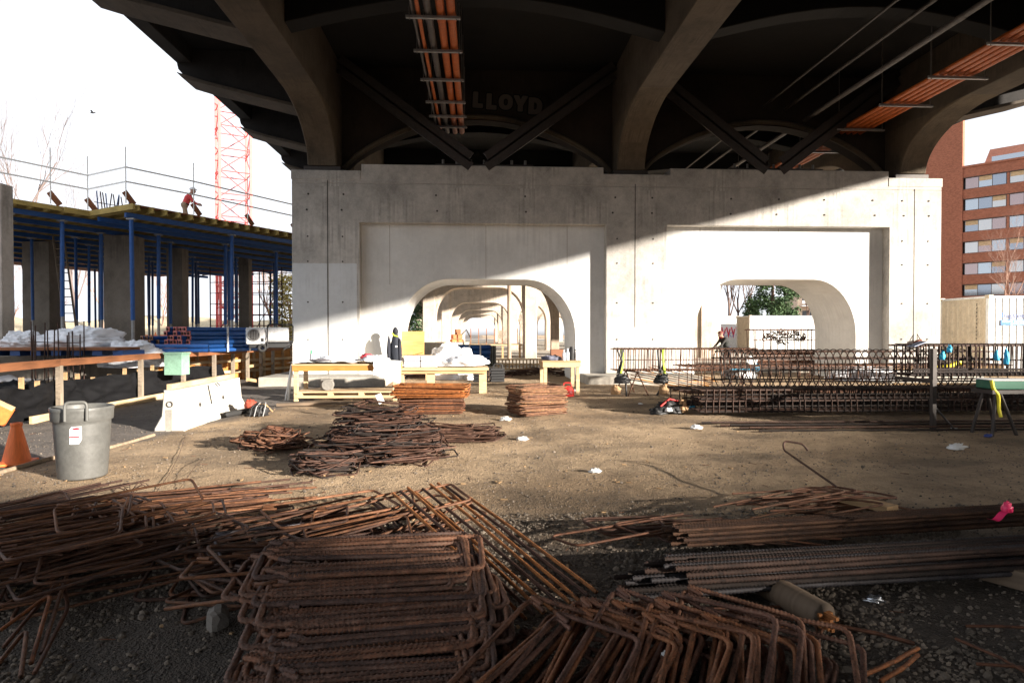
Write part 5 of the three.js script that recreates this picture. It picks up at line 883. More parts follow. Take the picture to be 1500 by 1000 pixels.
// stirrups fanned at front right
{
  reseed(606); const L = 'rounded rusty stirrup in the fanned heap at the front edge, right of the neat stack', G = 'stirrups of the fanned heap at front right';
  const geos = [[0.5, 1.05], [0.44, 0.95], [0.56, 1.15]].map(([w, d]) => stirrupGeo(w, d, 0.0125, 0.019, 7, 0.07));
  const mats = [rust(0.30, 0.16, 0.095, 0.75, 0.1), rust(0.25, 0.14, 0.09, 0.75, 0.1), rust(0.36, 0.18, 0.09, 0.75, 0.1), rust(0.2, 0.12, 0.09, 0.75, 0.1)];
  for (let i = 0; i < 30; i++) { const t = i / 29; barThing('rebar_stirrup', geos[i % 3], mats[Math.floor(rnd() * 4)], L, G, V(0.22 + t * 1.0 + rr(-0.06, 0.06), 0.135 - t * 0.04 + rr(-0.04, 0.03), -2.5 + t * 0.05 + rr(-0.09, 0.09)), [0.16 + rr(-0.08, 0.08), -0.62 + t * 0.2 + rr(-0.12, 0.12), rr(-0.1, 0.1) - 0.08]); }
  for (let i = 0; i < 12; i++) barThing('rebar_stirrup', geos[i % 3], mats[3], L, G, V(0.3 + i * 0.09, 0.04 + rr(0, 0.05), -2.5 + rr(-0.1, 0.1)), [rr(0, 0.06), -0.5 + rr(-0.3, 0.3), rr(-0.05, 0.05)]);
}
// long straight bundles on the right
{
  reseed(707);
  const bar = (r, L) => tube([V(0, 0, 0), V(L, 0, 0)], r, 8, false, 0.024), gD = bar(0.0165, 6.2), gU = bar(0.0145, 6.2);
  const dark = [M.blackBar, rust(0.045, 0.032, 0.027, 0.85, 0.05), rust(0.05, 0.052, 0.062, 0.7, 0.1), rust(0.065, 0.04, 0.03, 0.85, 0.05)], brown = [rust(0.11, 0.062, 0.035, 0.85, 0.05), rust(0.085, 0.05, 0.032, 0.85, 0.05), rust(0.13, 0.075, 0.042, 0.85, 0.05)];
  const A = gp(908, 876, 0.1), dir = 0.085;
  for (let j = 0; j < 5; j++) for (let i = 0; i < 10 - j; i++) barThing('rebar_bar', gD, dark[Math.floor(rnd() * 4)], 'long dark ribbed bar in the big lower bundle at right', 'bars of the big dark bundle at right', V(A.x + rr(0, 0.35) + j * 0.04, 0.1 + j * 0.033, A.z - (i + j * 0.5) * 0.037), [0, dir + rr(-0.012, 0.03), rr(-0.002, 0.004)]);
  const B = gp(985, 803, 0.08);
  for (let j = 0; j < 4; j++) for (let i = 0; i < 8 - j; i++) barThing('rebar_bar', gU, brown[Math.floor(rnd() * 3)], 'long brown ribbed bar in the upper rear bundle at right', 'bars of the brown rear bundle at right', V(B.x + rr(-0.03, 0.14), 0.1 + j * 0.03, B.z - (i + j * 0.5) * 0.033), [0, 0.125 + rr(-0.006, 0.012), 0]);
  // bent bars around its left end
  const hooks = [[1.1, 0.32], [0.8, 0.3], [0.95, 0.24]].map(([w, d]) => tube(filleted([V(-w / 2, 0, 0), V(w / 2 - 0.1, 0, 0.0), V(w / 2, 0, d), V(-w / 3, 0, d * 0.8)], 0.09), 0.0095, 6));
  for (let i = 0; i < 16; i++) { const p = gp(870 + i * 16 + rr(-8, 8), 802 + rr(-14, 10)); barThing('rebar_stirrup', hooks[i % 3], i % 2 ? M.rustDark : M.rustMid, 'bent dark bar lying at the left end of the brown rear bundle', 'bent bars at the left end of the rear bundle', V(p.x + 0.3, 0.03 + rr(0, 0.1), p.z), [rr(-0.1, 0.1), Math.PI + rr(-0.4, 0.4), rr(-0.08, 0.08)]); }
  for (let i = 0; i < 14; i++) { const p = gp(1125 + i * 9, 752 + rr(-16, 12)); barThing('rebar_bar', hooks[i % 3], i % 2 ? M.rustMid : M.rustBrown, 'bent brown bar in the thin scatter behind the rear bundle', 'bent bars behind the rear bundle', V(p.x, 0.05 + rr(0, 0.16), p.z), [rr(-0.15, 0.15), rr(-0.5, 0.7), rr(-0.1, 0.1)]); }
  { const a = gp(1225, 748).setY(0.22), b = gp(1148, 705).setY(0.34); solo('rebar_hook', tube(filleted([a, b, b.clone().add(V(0.02, 0.09, -0.05)), b.clone().add(V(0.2, 0.07, 0.02)), b.clone().add(V(0.24, 0.0, 0.05))], 0.06), 0.011, 7), M.rustDark, 'single hooked bar sticking up above the scatter behind the rear bundle', 'rebar'); }
  { const a = gp(1200, 740), b = gp(1308, 770); solo('timber_plank', beam(a.setY(0.12), b.setY(0.14), 0.16, 0.05, 0.004), M.timber, 'flat brown plank behind the right bundles', 'plank'); }
  { const s = thing('timber_sleeper', 'thick grey round timber under the dark bundle with a splintered orange end', 'timber', [0, 0, 0]); const a = gp(1135, 880).setY(0.07), b = gp(1208, 922).setY(0.07); const a2 = a.clone().lerp(b, -1.2); part(s, 'log', sweep([a2, a, b], [0.08, 0.08, 0.075], 12, false), M.sleeper); const dd = b.clone().sub(a).normalize(); const sp = []; for (let i = 0; i < 16; i++) { const o = V(rr(-0.05, 0.05), rr(-0.045, 0.05), rr(-0.05, 0.05)); sp.push(beam(b.clone().add(o).sub(dd.clone().multiplyScalar(0.05)), b.clone().add(o.multiplyScalar(1.1)).add(dd.clone().multiplyScalar(rr(0.02, 0.08))), 0.02, 0.018)); } part(s, 'splintered_end', sp, wood(0.42, 0.17, 0.05)); }
  { const a = gp(1420, 842).setY(0.07), b = gp(1560, 880).setY(0.07); solo('timber_sleeper', beam(a, b, 0.14, 0.12, 0.01), M.sleeper, 'dark square timber under the dark bundle at the right picture edge', 'timber'); }
  { const p = gp(1470, 800); const t = thing('marking_ribbon', 'bright pink ribbon tied around the dark bundle at right', 'ribbon', at(1468, 748, 4.15)); part(t, 'ribbon_tail', sheet((u, v) => V(-0.13 * u + 0.02 * v, 0.0 - 0.05 * u + 0.015 * Math.sin(u * 7), 0.02 + v * 0.04), 12, 3, 0.002), M.pink); part(t, 'ribbon_bow', (() => { const g = lump(0.035, 0.05, 0.03, 0.5, 3, 4, 18); g.translate(0.02, 0.0, 0.02); return g; })(), M.pink); }
  // loose rods on the dark dirt at the bottom right
  const lr = [[[985, 898], [1165, 893]], [[1205, 930], [1175, 985]], [[1190, 905], [1200, 975]], [[1265, 1000], [1345, 955]], [[1290, 1004], [1345, 965]], [[1225, 925], [1340, 948]], [[1415, 922], [1500, 924]], [[1400, 945], [1520, 1000]], [[1430, 978], [1510, 985]]];
  lr.forEach(([a, b], i) => { const p = gp(...a).add(V(0, 0.02 + (i % 2) * 0.015, 0)), q = gp(...b).add(V(0, 0.02, 0)); const m = p.clone().lerp(q, 0.5).add(V(0.01, 0.01, 0.015)); solo('rebar_bar', tube([p, m, q], i > 2 && i < 6 ? 0.011 : 0.008, 6), i > 2 && i < 5 ? M.rustOrange : M.rustMid, 'loose rusty rod on the dark dirt at the bottom right', 'rebar', 'loose rods at the bottom right'); });
  const ll = [[[0, 905], [100, 868], [60, 975]], [[5, 965], [90, 880], [100, 905], [50, 1005]], [[0, 940], [75, 905], [45, 990]], [[-10, 1000], [40, 960], [30, 1010]]];
  ll.forEach((c, i) => { const pts = filleted(c.map(([x, y], k) => gp(x, y).add(V(0, 0.06 + (k === 1 ? 0.08 : 0), 0))), 0.07); solo('rebar_stirrup', tube(pts, 0.0105, 7), [M.rustBrown, M.rustMid, rust(0.3, 0.13, 0.05)][i % 3], 'bent rusty bar at the bottom left corner over the gravel', 'rebar', 'bent bars at the bottom left corner'); });
  { const p = gy(gp(318, 922)); const g = mergeVertices(new THREE.DodecahedronGeometry(0.085, 1).deleteAttribute('uv').deleteAttribute('normal')); const pp = g.attributes.position; for (let i = 0; i < pp.count; i++) { const k = 1 + 0.5 * noise(pp.getX(i) * 9, pp.getY(i) * 9, pp.getZ(i) * 9); pp.setXYZ(i, pp.getX(i) * k * 0.75, pp.getY(i) * k * 1.1, pp.getZ(i) * k * 0.7); } const h = g.toNonIndexed(); h.computeVertexNormals(); h.translate(p.x, p.y + 0.04, p.z); solo('rock', boxUV(h), conc(0.27, 0.25, 0.23), 'pointed grey rock on the gravel left of the front stack', 'rock'); }
  { const p = at(500, 962, 2.85); solo('litter', (() => { const g = lump(0.012, 0.016, 0.01, 0.3, 3, 2, 12); g.translate(p.x, p.y + 0.05, p.z + 0.02); return g; })(), M.paper, 'tiny white scrap stuck on the front stack', 'litter'); }
  { const p = at(980, 955, 2.75); solo('litter', (() => { const g = lump(0.04, 0.02, 0.02, 0.4, 3, 2, 14); g.translate(p.x, p.y - 0.02, p.z); return g; })(), M.paper, 'white rag caught in the fanned front right heap', 'litter'); }
  // wires on the ground
  const wire = (pts, lab) => solo('tie_wire', tube(new THREE.CatmullRomCurve3(pts.map(([x, y, h]) => gy(gp(x, y)).add(V(0, h, 0)))).getPoints(30), 0.0026, 5), M.rustDark, lab, 'wire');
  wire([[272, 636, 0.01], [262, 668, 0.03], [247, 695, 0.02], [228, 720, 0.01]], 'long thin wire curving on the dirt right of the bin'); wire([[297, 672, 0.01], [285, 690, 0.06], [258, 718, 0.01]], 'shorter thin wire right of the long one');
  const tw = thing('tie_wire', 'little tuft of curled wires sticking up behind the fan of bars', 'wire', gy(gp(190, 728))); for (let i = 0; i < 9; i++) { const a = i * 0.7; part(tw, 'wire_strand', tube(filleted([V(0, 0, 0), V(Math.cos(a) * 0.05, 0.09, Math.sin(a) * 0.05), V(Math.cos(a) * 0.13, 0.13, Math.sin(a) * 0.13), V(Math.cos(a) * 0.16, 0.09, Math.sin(a) * 0.16)], 0.03), 0.004, 5), M.rustDark); }
}
// wood chips and wire offcuts trodden into the dirt
{
  reseed(909); const bits = [[], []]; for (let i = 0; i < 380; i++) { const d = 3.2 + Math.pow(rnd(), 1.2) * 12, x = rr(-0.85, 0.85) * d, z = -d, a = rr(0, 6.3), L = rr(0.015, 0.07); const y = groundY(x, z) + 0.008; bits[i % 2].push(i % 2 ? rod(V(x, y, z), V(x + Math.cos(a) * L * 1.6, y + 0.006, z + Math.sin(a) * L * 1.6), 0.003, 4) : beam(V(x, y, z), V(x + Math.cos(a) * L, y + 0.004, z + Math.sin(a) * L), 0.016, 0.008)); }
  const t = thing('wood_debris', 'scattered wood chips and wire offcuts on the dirt', 'debris', [0, 0, 0]); stuff(t); stuff(part(t, 'chips', bits[0], M.timber)); stuff(part(t, 'offcuts', bits[1], M.rustBrown));
}
// ------------------------------------------------------------------ rebar cages on the right
function boxCage(name, label, p, turn, L, w, h, pitch, mats, bars = 3, r = 0.011) {
  const t = thing(name, label, 'rebar cage', p, turn);
  for (const y of [0, h]) for (let i = 0; i < bars; i++) part(t, 'long_bar', rod(V(-0.08, y, -i * w / (bars - 1)), V(L + 0.08, y, -i * w / (bars - 1)), r * 1.35, 6), mats[(i + (y ? 1 : 0)) % mats.length]);
  part(t, 'long_bar', rod(V(-0.02, h * 0.5, 0.005), V(L, h * 0.5, 0.005), r * 1.1, 6), mats[0]);
  const g = tube(filleted([V(0, -0.02, 0.02), V(0, h + 0.02, 0.02), V(0, h + 0.02, -w - 0.02), V(0, -0.02, -w - 0.02)], 0.03, true, 3), r * 0.9, 5, true); reseed(Math.round(L * 100 + p.x * 10));
  for (let x = 0.03; x < L; x += pitch) { const m = part(t, 'stirrup', g, mats[Math.floor(rnd() * mats.length)]); m.position.x = x + rr(-0.015, 0.015); m.rotation.y = rr(-0.06, 0.06); m.rotation.z = rr(-0.04, 0.04); }
  return t;
}
const cageDark = [M.blackBar, rust(0.085, 0.055, 0.042), rust(0.11, 0.065, 0.045)], cageBrown = [rust(0.19, 0.10, 0.06), rust(0.15, 0.08, 0.05), rust(0.24, 0.13, 0.07)];
function trestle(label, p, turn, h, w, m) { const t = thing('trestle', label, 'trestle', p, turn); part(t, 'cross_bar', rod(V(-w / 2, h, 0), V(w / 2, h, 0), 0.022, 6), m); for (const s of [-1, 1]) for (const z of [-1, 1]) part(t, 'leg', rod(V(s * w * 0.38, h, 0), V(s * w * 0.46, 0, z * 0.28), 0.018, 6), m); part(t, 'brace', rod(V(-w * 0.43, h * 0.4, 0.17), V(w * 0.43, h * 0.4, 0.17), 0.012, 5), m); return t; }
{
  // cage on trestles in front of the middle pilaster
  const a = at(905, 541, 16.2), b = at(1122, 541, 15.6); const L = a.distanceTo(b);
  boxCage('rebar_cage', 'rusty box cage of upright stirrups raised on trestles in front of the pier', V(a.x, 0.62, a.z), 0.0, L, 0.55, 0.56, 0.075, cageBrown, 3);
  trestle('left trestle carrying the raised box cage', gy(gp(925, 577)), Math.PI / 2 + 0.2, 0.6, 0.9, M.rustBrown); trestle('right trestle carrying the raised box cage', gy(gp(1085, 575)), Math.PI / 2 - 0.1, 0.6, 0.9, M.rustBrown);
  for (const [px, y, lab] of [[908, 512, 'left tool harness of green straps and pouches hanging from the cage end'], [966, 512, 'right tool harness of green straps with a tan pouch hanging from the cage']]) {
    const q = at(px, y, 15.9); const t = thing('tool_harness', lab, 'tool harness', V(q.x, 0, q.z + 0.12)); reseed(px);
    for (let i = 0; i < 5; i++) part(t, 'strap', tube([V(rr(-0.1, 0.1), q.y, 0), V(rr(-0.12, 0.12), q.y - 0.3, rr(0, 0.08)), V(rr(-0.14, 0.14), q.y - 0.6, rr(0, 0.08))], 0.022, 5), i % 2 ? M.hiVis : M.black);
    part(t, 'pouch', (() => { const g = lump(0.2, 0.17, 0.12, 0.4, 3, px, 22); g.translate(0.02, q.y - 0.86, 0.04); return g; })(), M.black); part(t, 'tan_pouch', (() => { const g = lump(0.13, 0.18, 0.1, 0.25, 3, px + 1, 20); g.translate(px < 930 ? -0.14 : 0.06, q.y - 1.14, 0.06); return g; })(), M.leather);
    part(t, 'hanging_tool', tube([V(0.12, q.y - 0.8, 0.04), V(px < 930 ? 0.14 : -0.2, q.y - 1.3, 0.06)], 0.026, 6), M.black);
  }
  // tool bag in front
  const bg = thing('tool_bag', 'black and tan tool bag lying on the dirt below the raised cage', 'bag', gy(gp(983, 606)), 0.1); const lp = (sx, sy, sz, x, y, z, sd, m, nm) => part(bg, nm, (() => { const g = lump(sx, sy, sz, 0.35, 2.8, sd, 26); g.translate(x, y, z); return g; })(), m);
  lp(0.3, 0.18, 0.18, 0, 0.02, 0, 3, M.black, 'bag_body'); lp(0.12, 0.2, 0.13, 0.2, 0.03, 0.04, 5, M.leather, 'tan_pouch'); lp(0.18, 0.1, 0.12, -0.27, 0.0, 0.05, 7, M.black, 'side_pouch'); lp(0.07, 0.05, 0.06, -0.12, 0.07, 0.17, 9, M.paper, 'white_patch'); part(bg, 'red_strap', tube([V(-0.25, 0.16, 0.08), V(-0.05, 0.3, 0.05), V(0.15, 0.25, 0.05)], 0.02, 5), M.red);
  { const p = gy(gp(1015, 598)); const g = lump(0.07, 0.06, 0.04, 0.5, 3, 5, 16); g.translate(p.x, p.y, p.z); solo('work_glove', g, M.glove, 'blue green glove on the ground right of the tool bag', 'glove'); }
  { const p = at(1104, 533, 15.2); const o = thing('work_glove', 'blue gloves with a white paper stuck on the right end of the raised cage', 'glove', p); part(o, 'glove_pair', (() => { const g = lump(0.11, 0.16, 0.06, 0.4, 3, 15, 18); g.translate(0.05, -0.18, 0.02); return g; })(), M.glove); part(o, 'paper_note', (() => { const g = box(0.24, 0.2, 0.006); g.rotateZ(-0.5); g.rotateX(-0.3); g.translate(-0.06, 0.08, 0.05); return g; })(), M.paper); part(o, 'blue_strip', span(-0.6, 0.0, -0.16, -0.12, 0, 0.02), M.glove); }
  { const p = gy(gp(1085, 572)); solo('cement_sack', (() => { const g = lump(0.5, 0.3, 0.3, 0.15, 2, 3, 26); g.translate(p.x, 0.3, p.z - 0.1); return g; })(), M.galv, 'grey sack standing behind the raised cage', 'sack'); }
  // heap of planks and plywood under the cage
  reseed(63); const pl = gp(985, 572); for (let i = 0; i < 9; i++) { const p = V(pl.x + 0.1 * i - 0.4, 0.05 + 0.045 * i, pl.z - 0.1 + rr(-0.3, 0.3)); solo('timber_board', beam(p.clone().add(V(-0.9, 0.28, -0.1)), p.clone().add(V(1.0, -0.05 - 0.01 * i, 0.15)), rr(0.1, 0.2), 0.025), i % 3 ? M.timberOrange : M.sleeper, 'loose brown board in the slanting heap under the raised cage', 'board', 'boards in the slanting heap'); }
  // bundle seen through the right archway: cage pile in front of the white container
  const q = at(1105, 520, 27); boxCage('rebar_cage', 'wide rusty cage frame standing in the right archway before the white container', V(q.x, 0.85, q.z), 0, 3.2, 0.8, 0.9, 0.36, cageBrown, 3, 0.02);
  for (let i = 0; i < 4; i++) { const y = 0.2 + i * 0.18; boxCage('rebar_cage', ['lowest', 'second lowest', 'second highest', 'topmost'][i] + ' flat rusty cage in the pile under the frame in the right archway', V(q.x - 0.3 + i * 0.1, y, q.z + 0.4), 0, 4.2, 1.0, 0.1, 0.3, cageBrown, 4, 0.016); }
  reseed(91); const kn = thing('chain_bundle', 'tangled ball of rusty links hanging inside the cage frame in the right archway', 'chain', V(q.x + 1.5, 1.45, q.z - 0.3)); const links = []; for (let i = 0; i < 70; i++) { const g = new THREE.TorusGeometry(0.09, 0.017, 5, 10); g.rotateX(rr(0, 6)); g.rotateY(rr(0, 6)); const s = rr(-1, 1); g.translate(s * 0.9, rr(-0.35, 0.35) * (1 - Math.abs(s) * 0.7), rr(-0.15, 0.15)); links.push(g); } stuff(part(kn, 'links', links, M.rustDark));
  // round spiral cage
  const s0 = at(1050, 553, 12.6), s1 = at(1440, 549, 12.2); const SL = s0.distanceTo(s1), R = 0.41;
  const sc = thing('spiral_cage', 'long round spiral rebar cage lying on the box cages at right', 'rebar cage', V(s0.x, 0.86, s0.z), -0.02);
  for (let i = 0; i < 10; i++) { const a = i / 10 * Math.PI * 2; part(sc, 'long_bar', rod(V(0, Math.sin(a) * (R - 0.025), Math.cos(a) * (R - 0.025)), V(SL + 0.6, Math.sin(a) * (R - 0.025), Math.cos(a) * (R - 0.025)), 0.017, 6), cageDark[i % 3]); }
  const ringPts = []; for (let i = 0; i < 26; i++) { const a = i / 26 * Math.PI * 2; ringPts.push(V(i / 26 * 0.15, Math.sin(a) * R, Math.cos(a) * R)); } ringPts.push(V(0.15, 0, R)); const ringG = tube(ringPts, 0.011, 5);
  for (let x = 0; x < SL; x += 0.15) { const m = part(sc, 'spiral_turn', ringG, cageDark[Math.floor(x * 20) % 3]); m.position.x = x; }
  // stacked box cages in front
  const f0 = gp(1025, 608), f1 = gp(1030, 622);
  boxCage('rebar_cage', 'lower front box cage in the long dark stack at right', V(f0.x, 0.1, f0.z + 0.25), 0.0, 8.4, 0.55, 0.20, 0.13, cageDark, 9, 0.013);
  boxCage('rebar_cage', 'upper front box cage in the long dark stack at right', V(f0.x + 0.05, 0.33, f0.z + 0.15), 0.01, 8.4, 0.55, 0.17, 0.13, cageDark, 9, 0.014);
  boxCage('rebar_cage', 'rear box cage under the spiral cage at right', V(f0.x - 0.1, 0.12, f0.z - 0.7), 0.0, 9, 0.8, 0.30, 0.15, cageDark, 7, 0.013);
  boxCage('rebar_cage', 'brown box cage behind the spiral cage, below the right archway', V(f0.x + 0.6, 0.2, f0.z - 2.3), 0.03, 8, 0.9, 0.62, 0.24, cageBrown, 4, 0.012);
  reseed(33); for (let i = 0; i < 7; i++) { const p = gp(1028 + i * 14, 621 + i * 2.0); solo('rebar_bar', rod(V(p.x, 0.025 + (i % 2) * 0.03, p.z), V(p.x + 8 - i * 0.3, 0.025 + (i % 2) * 0.03, p.z + 0.1), 0.018, 7), cageDark[i % 3], 'long dark bar on the ground along the front of the cage stack', 'rebar', 'long bars on the ground before the cage stack'); }
  // raised dark cage at the right edge
  const c0 = at(1340, 546, 10.9); boxCage('rebar_cage', 'dense dark box cage raised on stands at the right picture edge', V(c0.x, 0.86, c0.z), 0.02, 4.6, 0.55, 0.52, 0.085, cageDark, 5, 0.014);
  for (const [k, dx] of [[0, 0.0], [1, 0.5]]) part(scene.children.find(o => o.userData.label === 'dense dark box cage raised on stands at the right picture edge'), 'long_bar', rod(V(-0.05, 0.05 + k * 0.045, 0.02), V(4.6, 0.05 + k * 0.045, 0.02), 0.022, 6), M.blackBar);
  const sp = gy(gp(1367, 629)); const st = thing('steel_stand', 'dark steel post stand with a slanting brace under the raised dark cage', 'stand', sp); part(st, 'post', box(0.07, 1.36, 0.07, 0, 0.68, 0, 0.004), M.darkSteel); part(st, 'brace', rod(V(0.02, 0.4, 0), V(0.34, 0.01, 0.05), 0.016, 6), M.darkSteel); part(st, 'cross_arm', span(-0.04, 0.04, 0.78, 0.84, -0.9, 0.04), M.darkSteel); part(st, 'base_plate', box(0.2, 0.015, 0.2, 0, 0.0, 0), M.darkSteel);
  for (const [px, py, h] of [[1376, 522, 0.18], [1386, 512, 0.15], [1455, 522, 0.2], [1469, 525, 0.32]]) { const p = at(px, py, 10.75); solo('blue_tie', (() => { const g = lump(0.045, h * 0.6, 0.04, 0.45, 3, px, 14); g.translate(p.x, p.y - h * 0.3, p.z + 0.08); return g; })(), M.glove, { 1376: 'lower left blue glove tied on the dark raised cage', 1386: 'blue glove on the top bar of the dark raised cage', 1455: 'left one of the two blue ties near the right picture edge', 1469: 'longer blue tie at the right picture edge' }[px], 'glove'); }
  { const p = at(1347, 507, 10.8); solo('paper_note', (() => { const g = box(0.26, 0.012, 0.2); g.rotateZ(0.35); g.translate(p.x, p.y + 0.04, p.z - 0.05); return g; })(), plain(0.35, 0.4, 0.52, 0.7), 'folded blue grey paper on the left end of the dark raised cage', 'paper'); }
  { const p = at(1398, 535, 13.5); const o = solo('yellow_hose', tube(new THREE.CatmullRomCurve3([V(-0.4, -0.06, 0), V(-0.1, 0, 0.05), V(0.1, 0.08, 0), V(0.16, 0.03, 0)]).getPoints(20), 0.05, 7), M.yellowTape, 'yellow hose glimpsed behind the dark raised cage', 'hose'); o.position.copy(p); }
  // beams on supports beyond
  for (const [y, d, lab] of [[0.72, 15.6, 'upper brown timber rail beyond the right cages'], [0.36, 14.6, 'lower brown timber rail beyond the right cages']]) { const p = at(1310, 500, d), r2 = at(1470, 500, d); solo('timber_beam', beam(p.clone().setY(y), r2.clone().setY(y), 0.09, 0.12), M.timber, lab, 'beam'); }
  { const p = at(1330, 500, 16.4); const o = solo('white_sheet', (() => { const g = lump(0.9, 0.28, 0.3, 0.3, 2, 5, 26); g.translate(p.x - 1.2, 0.35, p.z); return g; })(), M.tarp, 'white plastic heap half hidden behind the spiral cage', 'sheet'); }
  // bench with green package
  const e = gp(1478, 636); const bn = thing('steel_bench', 'dark steel trestle bench at the right edge holding a green package', 'bench', gy(V(e.x, 0, e.z)), 0.05);
  part(bn, 'bench_top', span(-0.38, 1.4, 0.66, 0.72, -0.3, 0.1), M.darkSteel); for (const [x0, x1, z] of [[-0.28, -0.36, 0.08], [-0.2, 0.06, 0.08], [-0.28, -0.36, -0.3], [-0.2, 0.06, -0.3], [1.2, 1.35, 0.08]]) part(bn, 'leg', rod(V(x0, 0.66, z * 0.6), V(x1, 0, z), 0.026, 7), M.darkSteel);
  const pk = thing('green_package', 'flat green wrapped package with a white end and yellow strap on the steel bench', 'package', V(e.x, 0.72 + groundY(e.x, e.z), e.z), -0.1); part(pk, 'green_wrap', box(0.5, 0.13, 0.4, -0.06, 0.075, -0.1, 0.012), plain(0.03, 0.15, 0.09, 0.5)); part(pk, 'white_end', box(0.7, 0.135, 0.41, 0.545, 0.075, -0.1, 0.012), paint(0.55, 0.66, 0.6, 0.6)); part(pk, 'top_sheet', box(1.2, 0.012, 0.42, 0.28, 0.152, -0.1), M.paper);
  part(pk, 'yellow_strap', tube(new THREE.CatmullRomCurve3([V(-0.34, 0.15, 0.1), V(-0.33, 0.02, 0.13), V(-0.26, -0.08, 0.13), V(-0.24, -0.3, 0.12), V(-0.22, -0.42, 0.14)]).getPoints(16), 0.026, 6), M.yellowTape);
  { const p = gy(gp(1448, 639)); solo('blue_can', (() => { const g = lump(0.06, 0.035, 0.05, 0.3, 3, 5, 14); g.translate(p.x, p.y + 0.01, p.z); return g; })(), plain(0.05, 0.08, 0.28, 0.5), 'crushed blue can at the foot of the steel bench', 'can'); }
}
// ------------------------------------------------------------------ people
function figure(name, label, p, turn, bones, extras) {
  const t = thing(name, label, 'person', p, turn); const res = 104, half = 1.05, cy = 0.92;
  const mc = new MarchingCubes(res, new THREE.MeshBasicMaterial(), false, false, 120000); mc.isolation = 0; const f = mc.field, h = res / 2; const q = V(0, 0, 0);
  const dist = (b, x, y, z) => { const [ax, ay, az] = b.a, bx = b.b[0] - ax, by = b.b[1] - ay, bz = b.b[2] - az; const px = x - ax, py = y - ay, pz = z - az; const L = bx * bx + by * by + bz * bz || 1e-9; const s = Math.max(0, Math.min(1, (px * bx + py * by + pz * bz) / L)); return Math.hypot(px - bx * s, py - by * s, pz - bz * s) - (b.ra + (b.rb - b.ra) * s); };
  for (let k = 0; k < res; k++) for (let j = 0; j < res; j++) for (let i = 0; i < res; i++) { const x = (i - h) / h * half, y = (j - h) / h * half + cy, z = (k - h) / h * half; let s = 0; for (const b of bones) { const d = dist(b, x, y, z); if (d < 0.3) s += Math.exp(-d / 0.022); } f[i + j * res + k * res * res] = s > 0 ? 0.022 * Math.log(s) : -0.3; }
  mc.update(); const n = mc.count; const P = new Float32Array(n * 3), C = new Float32Array(n * 3);
  for (let i = 0; i < n; i++) { const x = mc.positionArray[i * 3] * half, y = mc.positionArray[i * 3 + 1] * half + cy, z = mc.positionArray[i * 3 + 2] * half; P.set([x, y, z], i * 3); let best = 9, col = bones[0].c; for (const b of bones) { const d = dist(b, x, y, z); if (d < best) { best = d; col = b.c; } } C.set(col, i * 3); }
  let g = new THREE.BufferGeometry(); g.setAttribute('position', new THREE.BufferAttribute(P, 3)); g.setAttribute('color', new THREE.BufferAttribute(C, 3)); g = mergeVertices(g, 1e-4); g.computeVertexNormals();
  part(t, 'body', g, new THREE.MeshStandardMaterial({ vertexColors: true, roughness: 0.85 })); extras(t); return t;
}
const SKIN = [0.42, 0.25, 0.18];
function fingers(hand, dir) { const o = []; const d = V(...dir).normalize(), s = V(d.z, 0.2, -d.x).normalize(); for (let i = 0; i < 4; i++) { const a = V(...hand).add(s.clone().multiplyScalar((i - 1.5) * 0.02)).add(d.clone().multiplyScalar(0.05)); o.push({ a: a.toArray(), b: a.clone().add(d.clone().multiplyScalar(0.06 - Math.abs(i - 1.3) * 0.008)).add(V(0, -0.02, 0)).toArray(), ra: 0.010, rb: 0.008, c: SKIN }); } o.push({ a: hand, b: V(...hand).add(s.clone().multiplyScalar(-0.055)).add(d.clone().multiplyScalar(0.03)).toArray(), ra: 0.012, rb: 0.009, c: SKIN }); return o; }
